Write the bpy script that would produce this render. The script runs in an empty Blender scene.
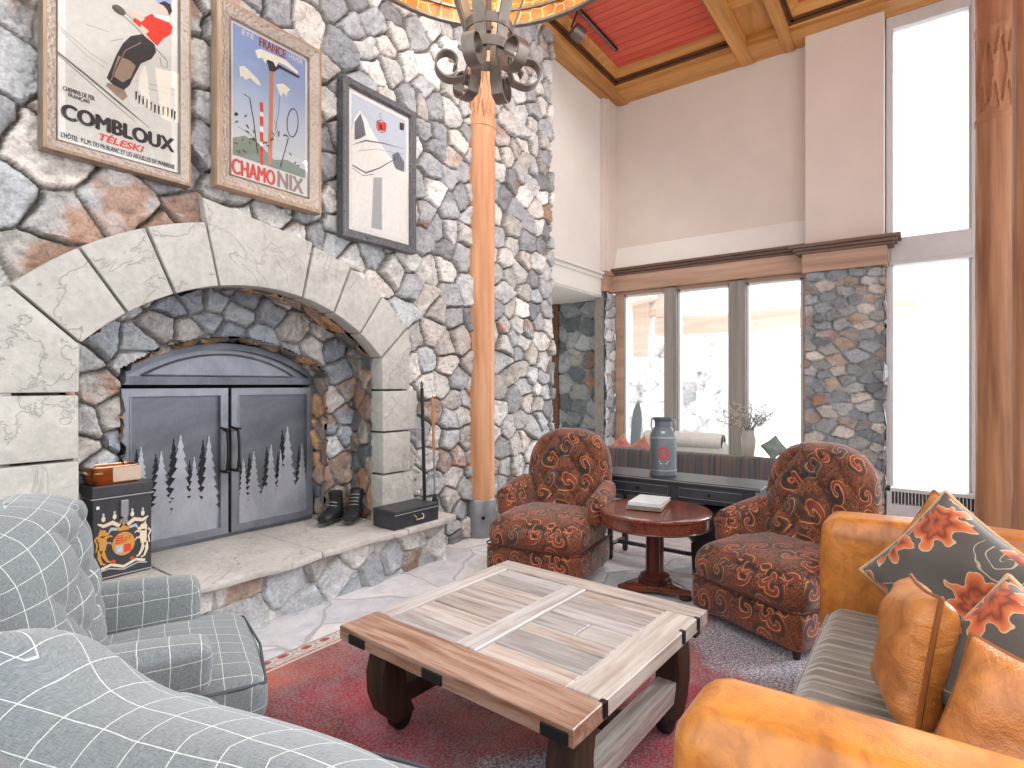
import bpy, bmesh, math, random
import numpy as np
from mathutils import Vector, Matrix, Euler
sc = bpy.context.scene
COL = sc.collection
PI = math.pi
rnd = random.Random(7)

# ------------------------------------------------------------------ colours and materials
def lin(c):
    c = c / 255.0
    return c / 12.92 if c <= 0.04045 else ((c + 0.055) / 1.055) ** 2.4
def rgb(r, g, b): return (lin(r), lin(g), lin(b), 1.0)

class NT:
    """small helper round a material's node tree"""
    def __init__(s, name):
        s.m = bpy.data.materials.new(name); s.m.use_nodes = True
        s.t = s.m.node_tree; s.b = s.t.nodes['Principled BSDF']
    def n(s, typ, **kw):
        nd = s.t.nodes.new(typ)
        for k, v in kw.items(): setattr(nd, k, v)
        return nd
    def l(s, a, b): s.t.links.new(a, b)
    def setp(s, **kw):
        for k, v in kw.items(): s.b.inputs[k.replace('_', ' ')].default_value = v
    def coord(s, kind='Object'): return s.n('ShaderNodeTexCoord').outputs[kind]
    def mapping(s, vec, scale=(1, 1, 1), rot=(0, 0, 0), loc=(0, 0, 0)):
        mp = s.n('ShaderNodeMapping'); s.l(vec, mp.inputs[0])
        mp.inputs['Scale'].default_value = scale; mp.inputs['Rotation'].default_value = rot; mp.inputs['Location'].default_value = loc
        return mp.outputs[0]
    def noise(s, vec, scale, detail=4, rough=.55, dist=0):
        nd = s.n('ShaderNodeTexNoise'); s.l(vec, nd.inputs['Vector'])
        nd.inputs['Scale'].default_value = scale; nd.inputs['Detail'].default_value = detail
        nd.inputs['Roughness'].default_value = rough; nd.inputs['Distortion'].default_value = dist
        return nd.outputs['Fac']
    def ramp(s, fac, stops, interp='LINEAR'):
        r = s.n('ShaderNodeValToRGB'); s.l(fac, r.inputs[0]); r.color_ramp.interpolation = interp
        e = r.color_ramp.elements
        while len(e) < len(stops): e.new(.5)
        for i, (p, c) in enumerate(stops): e[i].position = p; e[i].color = c
        return r.outputs[0]
    def math(s, op, a, b=None, c=None, clamp=False):
        nd = s.n('ShaderNodeMath', operation=op, use_clamp=clamp)
        for i, x in enumerate((a, b, c)):
            if x is None: continue
            if isinstance(x, (int, float)): nd.inputs[i].default_value = x
            else: s.l(x, nd.inputs[i])
        return nd.outputs[0]
    def mix(s, fac, a, b, blend='MIX'):
        nd = s.n('ShaderNodeMix', data_type='RGBA', blend_type=blend)
        for k, x in ((0, fac), (6, a), (7, b)):
            if isinstance(x, (int, float)): nd.inputs[k].default_value = x
            elif isinstance(x, tuple): nd.inputs[k].default_value = x
            else: s.l(x, nd.inputs[k])
        return nd.outputs[2]
    def color(s, c): s.l(c, s.b.inputs['Base Color'])
    def bump(s, h, strength=.3, dist=.01, normal=None):
        b = s.n('ShaderNodeBump'); b.inputs['Strength'].default_value = strength; b.inputs['Distance'].default_value = dist
        s.l(h, b.inputs['Height'])
        if normal is not None: s.l(normal, b.inputs['Normal'])
        s.l(b.outputs[0], s.b.inputs['Normal']); return b.outputs[0]

def k3(c, f): return tuple(min(1, x * f) for x in c[:3]) + (1,)

def mat_noise(name, c, var=.25, scale=12, rough=.6, bump=.15, bdist=.004, metallic=0, stretch=(1, 1, 1), spec=.5, coat=0):
    t = NT(name); v = t.mapping(t.coord(), stretch)
    f = t.noise(v, scale, 6)
    t.color(t.ramp(f, [(.3, k3(c, 1 - var)), (.7, k3(c, 1 + var))]))
    t.setp(Roughness=rough, Metallic=metallic)
    t.b.inputs['Specular IOR Level'].default_value = spec
    t.b.inputs['Coat Weight'].default_value = coat
    if bump: t.bump(t.noise(v, scale * 3, 5), bump, bdist)
    return t.m

def mat_wood(name, c1, c2, axis=0, scale=1.0, rough=.5, spec=.4, bump=.2, knots=True, coat=0):
    t = NT(name)
    st = [9, 9, 9]; st[axis] = .7
    v = t.mapping(t.coord(), tuple(x * scale for x in st))
    f = t.noise(v, 1.6, 7, .62, .5)
    st2 = [40, 40, 40]; st2[axis] = 2
    f2 = t.noise(t.mapping(t.coord(), tuple(x * scale for x in st2)), 1.5, 4)
    a = t.ramp(f, [(.28, c2), (.5, k3(c1, .92)), (.72, k3(c1, 1.12))])
    a = t.mix(t.math('MULTIPLY', t.ramp(f2, [(.35, (1, 1, 1, 1)), (.6, (0, 0, 0, 1))]), .45), a, c2)
    t.color(a); t.setp(Roughness=rough); t.b.inputs['Specular IOR Level'].default_value = spec
    t.b.inputs['Coat Weight'].default_value = coat
    t.bump(f2, bump, .003)
    return t.m

def mat_plain(name, c, rough=.5, metallic=0, spec=.5, emit=None, coat=0):
    t = NT(name)
    f = t.noise(t.coord(), 30, 3)
    t.color(t.ramp(f, [(.3, k3(c, .94)), (.7, k3(c, 1.05))]))
    t.setp(Roughness=rough, Metallic=metallic); t.b.inputs['Specular IOR Level'].default_value = spec
    t.b.inputs['Coat Weight'].default_value = coat
    return t.m

def mat_stone(name, rough=.75, gain=1.0):
    t = NT(name)
    at = t.n('ShaderNodeAttribute', attribute_name='Col')
    o = t.coord()
    f1 = t.noise(o, 12, 8, .7, .8); f2 = t.noise(o, 70, 6, .65)
    c = t.mix(1.0, at.outputs['Color'], t.ramp(f1, [(.28, (.5, .52, .54, 1)), (.46, (.98, .98, .98, 1)), (.7, (1.3, 1.3, 1.3, 1))]), 'MULTIPLY')
    c = t.mix(1.0, c, t.ramp(f2, [(.3, (.75, .75, .75, 1)), (.7, (1.2, 1.2, 1.2, 1))]), 'MULTIPLY')
    t.color(c); t.setp(Roughness=rough)
    h = t.math('ADD', t.math('MULTIPLY', f1, .7), t.math('MULTIPLY', f2, .3))
    t.bump(h, .95, .02)
    return t.m

def mat_slab(name, c, rough=.7, bump=.6):
    """smooth dressed sandstone with chisel cracks"""
    t = NT(name); o = t.coord()
    f = t.noise(o, 3.2, 8, .6, 1.2); g = t.noise(o, 26, 6, .6)
    a = t.ramp(f, [(.25, k3(c, .86)), (.5, c), (.75, k3(c, 1.1))])
    a = t.mix(1.0, a, t.ramp(g, [(.3, (.86, .86, .87, 1)), (.7, (1.1, 1.1, 1.1, 1))]), 'MULTIPLY')
    oi = t.n('ShaderNodeObjectInfo').outputs['Random']
    a = t.mix(.5, a, t.mix(1.0, a, t.ramp(oi, [(0, (.88, .86, .85, 1)), (1, (1.1, 1.1, 1.08, 1))]), 'MULTIPLY'))
    ridge = t.math('ABSOLUTE', t.math('SUBTRACT', t.noise(o, 1.3, 6, .62, .9), .5))
    crack = t.ramp(ridge, [(0, (0, 0, 0, 1)), (.008, (1, 1, 1, 1))])
    vf = t.n('ShaderNodeTexVoronoi'); t.l(t.mapping(o, (1, 1, 1), (.4, .3, .9)), vf.inputs['Vector']); vf.inputs['Scale'].default_value = 7; vf.inputs['Randomness'].default_value = 1
    t.color(a); t.setp(Roughness=rough)
    h = t.math('ADD', t.math('MULTIPLY', crack, .25), t.math('ADD', t.math('MULTIPLY', f, .9), t.math('ADD', t.math('MULTIPLY', g, .3), t.math('MULTIPLY', vf.outputs['Distance'], .4))))
    t.bump(h, bump, .02)
    return t.m

def mat_paisley(name, dens=7.4):
    t = NT(name); uv = t.coord('UV')
    v = t.mapping(uv, (dens, dens * .8, 1))
    dn = t.n('ShaderNodeTexNoise'); t.l(v, dn.inputs['Vector']); dn.inputs['Scale'].default_value = 1.1
    add = t.n('ShaderNodeVectorMath', operation='MULTIPLY_ADD'); t.l(dn.outputs['Color'], add.inputs[0])
    add.inputs[1].default_value = (.5, .5, 0); t.l(v, add.inputs[2]); vv = add.outputs[0]
    vo = t.n('ShaderNodeTexVoronoi', voronoi_dimensions='2D'); t.l(vv, vo.inputs['Vector'])
    vo.inputs['Scale'].default_value = 1; vo.inputs['Randomness'].default_value = .75
    sub = t.n('ShaderNodeVectorMath', operation='SUBTRACT'); t.l(vv, sub.inputs[0]); t.l(vo.outputs['Position'], sub.inputs[1])
    sp = t.n('ShaderNodeSeparateXYZ'); t.l(sub.outputs[0], sp.inputs[0])
    ang = t.math('ARCTAN2', sp.outputs[1], sp.outputs[0])
    cr = t.n('ShaderNodeSeparateColor'); t.l(vo.outputs['Color'], cr.inputs[0])
    ph = t.math('MULTIPLY', cr.outputs[0], 6.28)
    r = vo.outputs['Distance']
    spi = t.math('SINE', t.math('ADD', t.math('MULTIPLY', r, 13.0), t.math('ADD', ang, ph)))
    s01 = t.math('MULTIPLY_ADD', spi, .5, .5)
    dark, brn, red, org, gold, teal = rgb(38, 28, 27), rgb(84, 46, 34), rgb(136, 46, 40), rgb(184, 98, 42), rgb(208, 160, 104), rgb(66, 74, 74)
    A = t.ramp(s01, [(0, dark), (.42, dark), (.55, brn), (.66, org), (.74, gold), (.80, org), (.9, red), (1, brn)])
    B = t.ramp(s01, [(0, dark), (.42, teal), (.52, dark), (.62, gold), (.7, org), (.78, dark), (1, brn)])
    C = t.ramp(s01, [(0, dark), (.4, brn), (.58, org), (.72, gold), (.8, dark), (1, red)])
    m1 = t.mix(t.math('GREATER_THAN', cr.outputs[1], .45), A, B)
    m2 = t.mix(t.math('GREATER_THAN', cr.outputs[2], .68), m1, C)
    # outer ground between the swirls with fine wavy threads
    w = t.noise(t.mapping(uv, (dens * 3, dens * 1.6, 1)), 2.2, 5, .6, 2.0)
    ground = t.ramp(w, [(.30, dark), (.44, dark), (.49, brn), (.53, org), (.56, dark), (.64, dark), (.68, brn), (.72, dark)])
    f = t.ramp(r, [(.40, (0, 0, 0, 1)), (.46, (1, 1, 1, 1))])
    c = t.mix(f, m2, ground)
    big = t.noise(t.mapping(uv, (dens * .4, dens * .4, 1)), 1.4, 2)
    c = t.mix(t.math('MULTIPLY', t.ramp(big, [(.4, (0, 0, 0, 1)), (.62, (1, 1, 1, 1))]), .15), c, org)
    t.color(c); t.setp(Roughness=.78); t.b.inputs['Sheen Weight'].default_value = .25
    t.bump(t.noise(uv, 260, 3), .25, .003)
    return t.m

def mat_check(name):
    t = NT(name); uv = t.coord('UV')
    dn = t.n('ShaderNodeTexNoise'); t.l(uv, dn.inputs['Vector']); dn.inputs['Scale'].default_value = 5
    ad = t.n('ShaderNodeVectorMath', operation='MULTIPLY_ADD'); t.l(dn.outputs['Color'], ad.inputs[0]); ad.inputs[1].default_value = (.02, .02, 0); t.l(uv, ad.inputs[2])
    sp = t.n('ShaderNodeSeparateXYZ'); t.l(ad.outputs[0], sp.inputs[0])
    P = .088
    def line(x):
        fr = t.math('FRACT', t.math('DIVIDE', x, P))
        d = t.math('ABSOLUTE', t.math('SUBTRACT', fr, .5))
        return t.math('LESS_THAN', d, .0125)
    ln = t.math('MAXIMUM', line(sp.outputs[0]), line(sp.outputs[1]))
    wv = t.noise(t.mapping(uv, (420, 60, 1)), 1.0, 2); wv2 = t.noise(t.mapping(uv, (60, 420, 1)), 1.0, 2)
    weave = t.math('ADD', wv, wv2)
    base = t.ramp(t.math('MULTIPLY', weave, .5), [(.35, rgb(84, 90, 94)), (.65, rgb(124, 130, 132))])
    dots = t.ramp(wv2, [(.3, (.5, .5, .5, 1)), (.5, (1, 1, 1, 1))])
    c = t.mix(t.math('MULTIPLY', ln, dots), base, rgb(196, 198, 193))
    t.color(c); t.setp(Roughness=.9); t.b.inputs['Sheen Weight'].default_value = .3
    t.bump(t.math('ADD', weave, t.math('MULTIPLY', ln, .6)), .35, .003)
    return t.m

def mat_leather(name, c, dark, bumpk=.3):
    t = NT(name); o = t.coord()
    f = t.noise(o, 3.0, 6, .6, .5); g = t.noise(o, 14, 6, .65, .8)
    a = t.ramp(f, [(.28, dark), (.52, c), (.78, k3(c, 1.18))])
    a = t.mix(t.math('MULTIPLY', t.ramp(g, [(.38, (1, 1, 1, 1)), (.55, (0, 0, 0, 1))]), .5), a, dark)
    t.color(a)
    t.l(t.ramp(g, [(.3, (.40, .40, .40, 1)), (.7, (.27, .27, .27, 1))]), t.b.inputs['Roughness'])
    t.b.inputs['Specular IOR Level'].default_value = .6
    t.b.inputs['Coat Weight'].default_value = .35; t.b.inputs['Coat Roughness'].default_value = .3
    vo = t.n('ShaderNodeTexVoronoi'); t.l(o, vo.inputs['Vector']); vo.inputs['Scale'].default_value = 220
    fold = t.noise(t.mapping(o, (1, 2.2, 3)), 5, 4, .5, 1.0)
    t.bump(t.math('ADD', t.math('MULTIPLY', vo.outputs['Distance'], .12), fold), bumpk, .012)
    return t.m

def mat_floral(name):
    t = NT(name); uv = t.coord('UV')
    dens = 4.6
    v0 = t.mapping(uv, (dens, dens, 1), (0, 0, .5))
    dn = t.n('ShaderNodeTexNoise'); t.l(v0, dn.inputs['Vector']); dn.inputs['Scale'].default_value = 2.0
    ad = t.n('ShaderNodeVectorMath', operation='MULTIPLY_ADD'); t.l(dn.outputs['Color'], ad.inputs[0]); ad.inputs[1].default_value = (.45, .45, 0); t.l(v0, ad.inputs[2]); v = ad.outputs[0]
    vo = t.n('ShaderNodeTexVoronoi', voronoi_dimensions='2D'); t.l(v, vo.inputs['Vector']); vo.inputs['Scale'].default_value = 1; vo.inputs['Randomness'].default_value = .8
    sub = t.n('ShaderNodeVectorMath', operation='SUBTRACT'); t.l(v, sub.inputs[0]); t.l(vo.outputs['Position'], sub.inputs[1])
    sp = t.n('ShaderNodeSeparateXYZ'); t.l(sub.outputs[0], sp.inputs[0])
    ang = t.math('ARCTAN2', sp.outputs[1], sp.outputs[0]); r = vo.outputs['Distance']
    cr = t.n('ShaderNodeSeparateColor'); t.l(vo.outputs['Color'], cr.inputs[0])
    pet = t.math('MULTIPLY_ADD', t.math('SINE', t.math('MULTIPLY', ang, 7)), .09, .42)
    q = t.math('DIVIDE', r, pet)
    ground = rgb(84, 78, 72)
    flower = t.ramp(q, [(0, rgb(90, 40, 28)), (.25, rgb(190, 90, 50)), (.5, rgb(120, 48, 30)), (.72, rgb(196, 92, 44)), (.92, rgb(205, 120, 70)), (.99, rgb(205, 185, 150)), (1.0, ground)])
    spi = t.math('SINE', t.math('ADD', t.math('MULTIPLY', r, 16), t.math('ADD', ang, t.math('MULTIPLY', cr.outputs[0], 6.28))))
    ln = t.ramp(t.math('ABSOLUTE', spi), [(.10, (1, 1, 1, 1)), (.22, (0, 0, 0, 1))])
    ln = t.math('MULTIPLY', ln, t.math('LESS_THAN', r, .5))
    curl = t.mix(ln, ground, rgb(170, 160, 135))
    c = t.mix(t.math('GREATER_THAN', cr.outputs[1], .38), curl, flower)
    t.color(c); t.setp(Roughness=.7); t.b.inputs['Sheen Weight'].default_value = .3
    t.bump(t.noise(t.mapping(uv, (14, 60, 1)), 3, 4), .3, .005)
    return t.m

M = {}
M['stone'] = mat_stone('fieldstone')
M['slab'] = mat_slab('dressed_sandstone', rgb(176, 174, 168), .7, .85)
M['hearth'] = mat_slab('hearth_flagstone', rgb(194, 190, 184), .7, .9)
M['wall'] = mat_noise('painted_plaster', rgb(214, 202, 192), .03, 3, .85, .05, .002, spec=.2)
M['wall_white'] = mat_noise('white_plaster', rgb(226, 222, 216), .03, 3, .8, .05, .002, spec=.2)
M['beam'] = mat_wood('honey_beam_wood', rgb(210, 152, 84), rgb(158, 100, 48), 1, .35, .45, .4)
M['beam_x'] = mat_wood('honey_beam_wood_x', rgb(210, 152, 84), rgb(158, 100, 48), 0, .35, .45, .4)
M['mould'] = mat_wood('dark_moulding_wood', rgb(108, 72, 44), rgb(62, 40, 26), 1, .5, .45, .4)
M['trim'] = mat_wood('window_trim_wood', rgb(184, 150, 128), rgb(146, 114, 96), 1, .4, .5, .4)
M['trim_dark'] = mat_wood('trim_top_moulding', rgb(120, 94, 80), rgb(84, 62, 52), 1, .4, .5, .4)
M['mullion'] = mat_wood('grey_mullion_wood', rgb(142, 136, 128), rgb(112, 106, 100), 2, .4, .55, .4)
M['winframe'] = mat_noise('pale_window_frame', rgb(202, 200, 200), .05, 8, .5, .05)
M['log'] = mat_wood('peeled_pine_log', rgb(222, 168, 128), rgb(176, 116, 76), 2, .30, .5, .4, .35)
M['log_dark'] = mat_wood('brown_pine_log', rgb(186, 136, 100), rgb(128, 84, 56), 2, .35, .5, .4, .4)
M['steel'] = mat_noise('galvanised_sleeve', rgb(150, 152, 156), .12, 14, .45, .05, .002, .7)
M['iron'] = mat_noise('wrought_iron', rgb(122, 112, 104), .18, 20, .38, .12, .002, .75)
M['black_iron'] = mat_noise('black_iron', rgb(34, 33, 34), .2, 20, .5, .1, .002, .4)
M['gap'] = mat_plain('dark_opening', rgb(22, 23, 26), .8)

def mat_door_steel(name, c, lo, rough):
    t = NT(name); o = t.coord()
    f = t.noise(o, 2.2, 6, .6, .8); g = t.noise(t.mapping(o, (30, 30, 3)), 6, 4)
    a = t.ramp(f, [(.3, lo), (.65, c)])
    a = t.mix(.25, a, t.ramp(g, [(.3, k3(c, .7)), (.7, k3(c, 1.2))]))
    t.color(a); t.setp(Roughness=rough, Metallic=.75)
    t.bump(g, .06, .002)
    return t.m
M['door_steel'] = mat_door_steel('brushed_door_steel', rgb(152, 156, 166), rgb(98, 102, 110), .42)
M['door_dark'] = mat_door_steel('dark_door_plate', rgb(122, 127, 136), rgb(72, 76, 83), .45)
M['tree_steel'] = mat_door_steel('bright_tree_steel', rgb(198, 203, 214), rgb(142, 147, 158), .38)
M['paisley'] = mat_paisley('paisley_tapestry')
M['check'] = mat_check('grey_windowpane_wool')
M['welt'] = mat_plain('dark_welt', rgb(72, 76, 80), .8)
M['leather'] = mat_leather('tan_leather', rgb(204, 130, 50), rgb(142, 80, 26))
M['leather_p'] = mat_leather('cushion_leather', rgb(204, 132, 62), rgb(150, 84, 30), .8)
M['piping'] = mat_plain('leather_piping', rgb(140, 84, 40), .5)
M['cream_pipe'] = mat_plain('cream_cord', rgb(200, 170, 130), .8)
M['floral'] = mat_floral('embroidered_floral')

def mat_velvet():
    t = NT('taupe_velvet'); o = t.coord()
    w = t.noise(t.mapping(o, (26, 2.2, 3)), 1.4, 4, .5, .6)
    t.color(t.ramp(w, [(.3, rgb(98, 88, 76)), (.7, rgb(138, 128, 114))])); t.setp(Roughness=.8)
    t.b.inputs['Sheen Weight'].default_value = .7
    t.bump(w, .8, .012)
    return t.m
M['velvet'] = mat_velvet()

def mat_plank(name, c, c2, axis):
    t = NT(name); o = t.coord()
    st = [26, 26, 26]; st[axis] = 1.6
    v = t.mapping(o, tuple(st)); f = t.noise(v, 1.3, 8, .65, .6)
    pl = t.n('ShaderNodeAttribute', attribute_name='Col')
    g = t.noise(o, 3.5, 5, .6)
    a = t.ramp(f, [(.22, k3(c2, .8)), (.40, k3(c2, 1.15)), (.56, k3(c, .95)), (.8, k3(c, 1.1))])
    a = t.mix(1.0, a, pl.outputs['Color'], 'MULTIPLY')
    a = t.mix(t.math('MULTIPLY', t.ramp(g, [(.45, (0, 0, 0, 1)), (.7, (1, 1, 1, 1))]), .3), a, c2)
    t.color(a); t.setp(Roughness=.36); t.b.inputs['Specular IOR Level'].default_value = .6
    t.bump(f, .3, .004)
    return t.m
M['plank_y'] = mat_plank('weathered_plank', rgb(188, 178, 172), rgb(142, 128, 120), 1)
M['plank_x'] = mat_plank('weathered_rail', rgb(190, 184, 180), rgb(150, 140, 134), 0)
M['edge_board'] = mat_plank('brown_edge_board', rgb(176, 142, 122), rgb(126, 86, 64), 1)
M['old_wood'] = mat_wood('dark_old_leg_wood', rgb(70, 50, 38), rgb(30, 24, 22), 2, 1, .6, .3, .5)
M['pale_wood'] = mat_plank('pale_stretcher_wood', rgb(196, 190, 184), rgb(142, 132, 124), 0)
M['mahogany'] = mat_wood('polished_mahogany', rgb(122, 62, 42), rgb(56, 28, 22), 0, .8, .25, .6, .05, coat=.4)
M['mahogany_v'] = mat_wood('dark_mahogany', rgb(92, 44, 34), rgb(36, 20, 18), 2, .8, .28, .6, .05, coat=.3)
M['black_paint'] = mat_noise('worn_black_paint', rgb(52, 53, 58), .22, 10, .42, .08)
M['worn_edge'] = mat_plain('worn_pale_edge', rgb(150, 146, 146), .6)
M['copper'] = mat_noise('copper_sheet', rgb(214, 120, 62), .2, 6, .28, .1, .003, .95)
M['tin'] = mat_noise('tinned_copper', rgb(214, 196, 176), .12, 12, .35, .12, .003, .8)
M['brass'] = mat_noise('brass', rgb(206, 186, 150), .1, 20, .35, .02, .002, .85)
M['gold_frame'] = None

# ------------------------------------------------------------------ object helpers
def tag(o, label=None, cat=None, group=None, kind=None):
    if label: o['label'] = label
    if cat: o['category'] = cat
    if group: o['group'] = group
    if kind: o['kind'] = kind
    return o
def thing(name, label, cat, loc=(0, 0, 0), rz=0, group=None):
    o = bpy.data.objects.new(name, None); COL.objects.link(o)
    o.empty_display_size = .1; o.location = loc; o.rotation_euler = (0, 0, rz)
    return tag(o, label, cat, group)

def box_uv(me):
    uv = me.uv_layers.new(name='UVMap')
    vs = me.vertices; d = uv.data
    for p in me.polygons:
        n = p.normal; ax = max(range(3), key=lambda i: abs(n[i]))
        for li in p.loop_indices:
            c = vs[me.loops[li].vertex_index].co
            if ax == 0: q = (c.y, c.z)
            elif ax == 1: q = (c.x, c.z)
            else: q = (c.y, c.x)
            d[li].uv = q

class MB:
    """collects geometry, then links it as ONE mesh object"""
    def __init__(s): s.v = []; s.f = []; s.c = []; s.cur = (1, 1, 1, 1); s.uv = None
    def add(s, verts, faces, mat=None):
        o = len(s.v)
        for v in verts:
            v = Vector(v)
            if mat is not None: v = mat @ v
            s.v.append(v); s.c.append(s.cur)
        for f in faces: s.f.append(tuple(i + o for i in f))
    def box(s, x0, x1, y0, y1, z0, z1, mat=None):
        v = [(x, y, z) for x in (x0, x1) for y in (y0, y1) for z in (z0, z1)]
        s.add(v, [(0, 1, 3, 2), (4, 6, 7, 5), (0, 4, 5, 1), (2, 3, 7, 6), (0, 2, 6, 4), (1, 5, 7, 3)], mat)
    def prism(s, pts, lo, hi, axis=1, mat=None):
        """2D polygon pts extruded along an axis (0: pts=(y,z); 1: pts=(x,z); 2: pts=(x,y))"""
        def P(p, h):
            return (h, p[0], p[1]) if axis == 0 else (p[0], h, p[1]) if axis == 1 else (p[0], p[1], h)
        n = len(pts)
        v = [P(p, lo) for p in pts] + [P(p, hi) for p in pts]
        s.add(v, [tuple(range(n))[::-1], tuple(range(n, 2 * n))] + [(i, (i + 1) % n, n + (i + 1) % n, n + i) for i in range(n)], mat)
    def lathe(s, prof, n=24, mat=None, caps=True):
        v = []; f = []
        for r, z in prof:
            for k in range(n):
                a = 2 * PI * k / n; v.append((r * math.cos(a), r * math.sin(a), z))
        for j in range(len(prof) - 1):
            for k in range(n):
                k2 = (k + 1) % n; f.append((j * n + k, j * n + k2, (j + 1) * n + k2, (j + 1) * n + k))
        if caps: f.append(tuple(range(n))[::-1]); f.append(tuple((len(prof) - 1) * n + k for k in range(n)))
        s.add(v, f, mat)
    def tube(s, path, r, n=8, mat=None, closed=False):
        path = [Vector(p) for p in path]; N = len(path)
        up = Vector((0, 0, 1)); v = []; f = []; prev = None
        for i, p in enumerate(path):
            if closed: d = path[(i + 1) % N] - path[i - 1]
            else: d = path[min(i + 1, N - 1)] - path[max(i - 1, 0)]
            d = d.normalized() if d.length > 1e-9 else Vector((0, 0, 1))
            if prev is None:
                a = d.cross(up);
                if a.length < .05: a = d.cross(Vector((1, 0, 0)))
            else:
                a = prev - d * prev.dot(d)
            a.normalize(); prev = a; b = d.cross(a)
            rr = r[i] if isinstance(r, (list, tuple)) else r
            for k in range(n):
                t = 2 * PI * k / n; v.append(p + a * (rr * math.cos(t)) + b * (rr * math.sin(t)))
        for i in range(N if closed else N - 1):
            for k in range(n):
                k2 = (k + 1) % n; j = (i + 1) % N
                f.append((i * n + k, i * n + k2, j * n + k2, j * n + k))
        if not closed: f.append(tuple(range(n))[::-1]); f.append(tuple((N - 1) * n + k for k in range(n)))
        s.add(v, f, mat)
    def strap(s, path, wdir, w, t, mat=None):
        """flat bar: path lies in a plane whose normal is wdir"""
        path = [Vector(p) for p in path]; wd = Vector(wdir).normalized(); N = len(path); v = []; f = []
        for i, p in enumerate(path):
            d = (path[min(i + 1, N - 1)] - path[max(i - 1, 0)]).normalized()
            nn = d.cross(wd).normalized()
            for a, b in ((-1, -1), (1, -1), (1, 1), (-1, 1)): v.append(p + wd * (a * w / 2) + nn * (b * t / 2))
        for i in range(N - 1):
            for k in range(4):
                k2 = (k + 1) % 4; f.append((i * 4 + k, i * 4 + k2, i * 4 + 4 + k2, i * 4 + 4 + k))
        f.append((3, 2, 1, 0)); f.append(tuple((N - 1) * 4 + k for k in range(4)))
        s.add(v, f, mat)
    def rbox(s, sx, sy, sz, r, n=8, puff=(0, 0, 0), mat=None, fn=None):
        """rounded box centred at the origin; puff bulges each face pair outward"""
        hx, hy, hz = sx / 2, sy / 2, sz / 2; idx = {}; v = []; f = []
        def vid(p):
            k = tuple(round(q, 6) for q in p)
            if k not in idx:
                idx[k] = len(v); v.append(p)
            return idx[k]
        g = [-1 + 2 * i / n for i in range(n + 1)]
        # denser grid lines near the rounded rims
        g = [math.sin(x * PI / 2) * .55 + x * .45 for x in g]
        for ax in range(3):
            for sg in (-1, 1):
                for i in range(n):
                    for j in range(n):
                        q = []
                        for a, b in ((i, j), (i + 1, j), (i + 1, j + 1), (i, j + 1)):
                            p = [0, 0, 0]; p[ax] = sg; p[(ax + 1) % 3] = g[a]; p[(ax + 2) % 3] = g[b]
                            q.append(vid(tuple(p)))
                        f.append(tuple(q) if sg > 0 else tuple(q[::-1]))
        out = []
        for p in v:
            P = Vector((p[0] * hx, p[1] * hy, p[2] * hz))
            rr = min(r, hx, hy, hz)
            c = Vector((max(-hx + rr, min(hx - rr, P.x)), max(-hy + rr, min(hy - rr, P.y)), max(-hz + rr, min(hz - rr, P.z))))
            d = P - c
            if d.length > 1e-9: P = c + d.normalized() * rr
            bx = (1 - p[1] ** 2) * (1 - p[2] ** 2); by = (1 - p[0] ** 2) * (1 - p[2] ** 2); bz = (1 - p[0] ** 2) * (1 - p[1] ** 2)
            P.x += puff[0] * bx * p[0]; P.y += puff[1] * by * p[1]; P.z += puff[2] * bz * p[2]
            if fn: P = fn(P, p)
            out.append(P)
        s.add(out, f, mat)
    def build(s, name, m, parent=None, smooth=True, loc=None, rot=None, uv=True, angle=40, bevel=0, col=False):
        me = bpy.data.meshes.new(name); me.from_pydata([tuple(v) for v in s.v], [], s.f)
        if bevel:
            bm = bmesh.new(); bm.from_mesh(me)
            bmesh.ops.recalc_face_normals(bm, faces=bm.faces)
            ed = [e for e in bm.edges if len(e.link_faces) == 2 and e.calc_face_angle(0) > .5]
            lay = None
            bmesh.ops.bevel(bm, geom=ed, offset=bevel, segments=2, profile=.6, affect='EDGES', clamp_overlap=True)
            bm.to_mesh(me); bm.free()
        else:
            bm = bmesh.new(); bm.from_mesh(me); bmesh.ops.recalc_face_normals(bm, faces=bm.faces); bm.to_mesh(me); bm.free()
        if col and not bevel:
            a = me.color_attributes.new('Col', 'FLOAT_COLOR', 'POINT')
            a.data.foreach_set('color', [x for c in s.c for x in c])
        if s.uv is not None:
            ul = me.uv_layers.new(name='UVMap').data
            for lp in me.loops: ul[lp.index].uv = s.uv[lp.vertex_index]
        elif uv: box_uv(me)
        if smooth:
            me.polygons.foreach_set('use_smooth', [True] * len(me.polygons))
            try: me.set_sharp_from_angle(angle=math.radians(angle))
            except Exception: pass
        me.materials.append(m)
        o = bpy.data.objects.new(name, me); COL.objects.link(o)
        if parent is not None: o.parent = parent
        if loc is not None: o.location = loc
        if rot is not None: o.rotation_euler = rot
        return o
def T(x=0, y=0, z=0): return Matrix.Translation((x, y, z))
def R(a, ax='Z'): return Matrix.Rotation(a, 4, ax)
def copy_tree(o, parent=None):
    c = o.copy(); COL.objects.link(c); c.parent = parent
    for ch in [x for x in COL.objects if x.parent == o]: copy_tree(ch, c)
    return c

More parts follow.
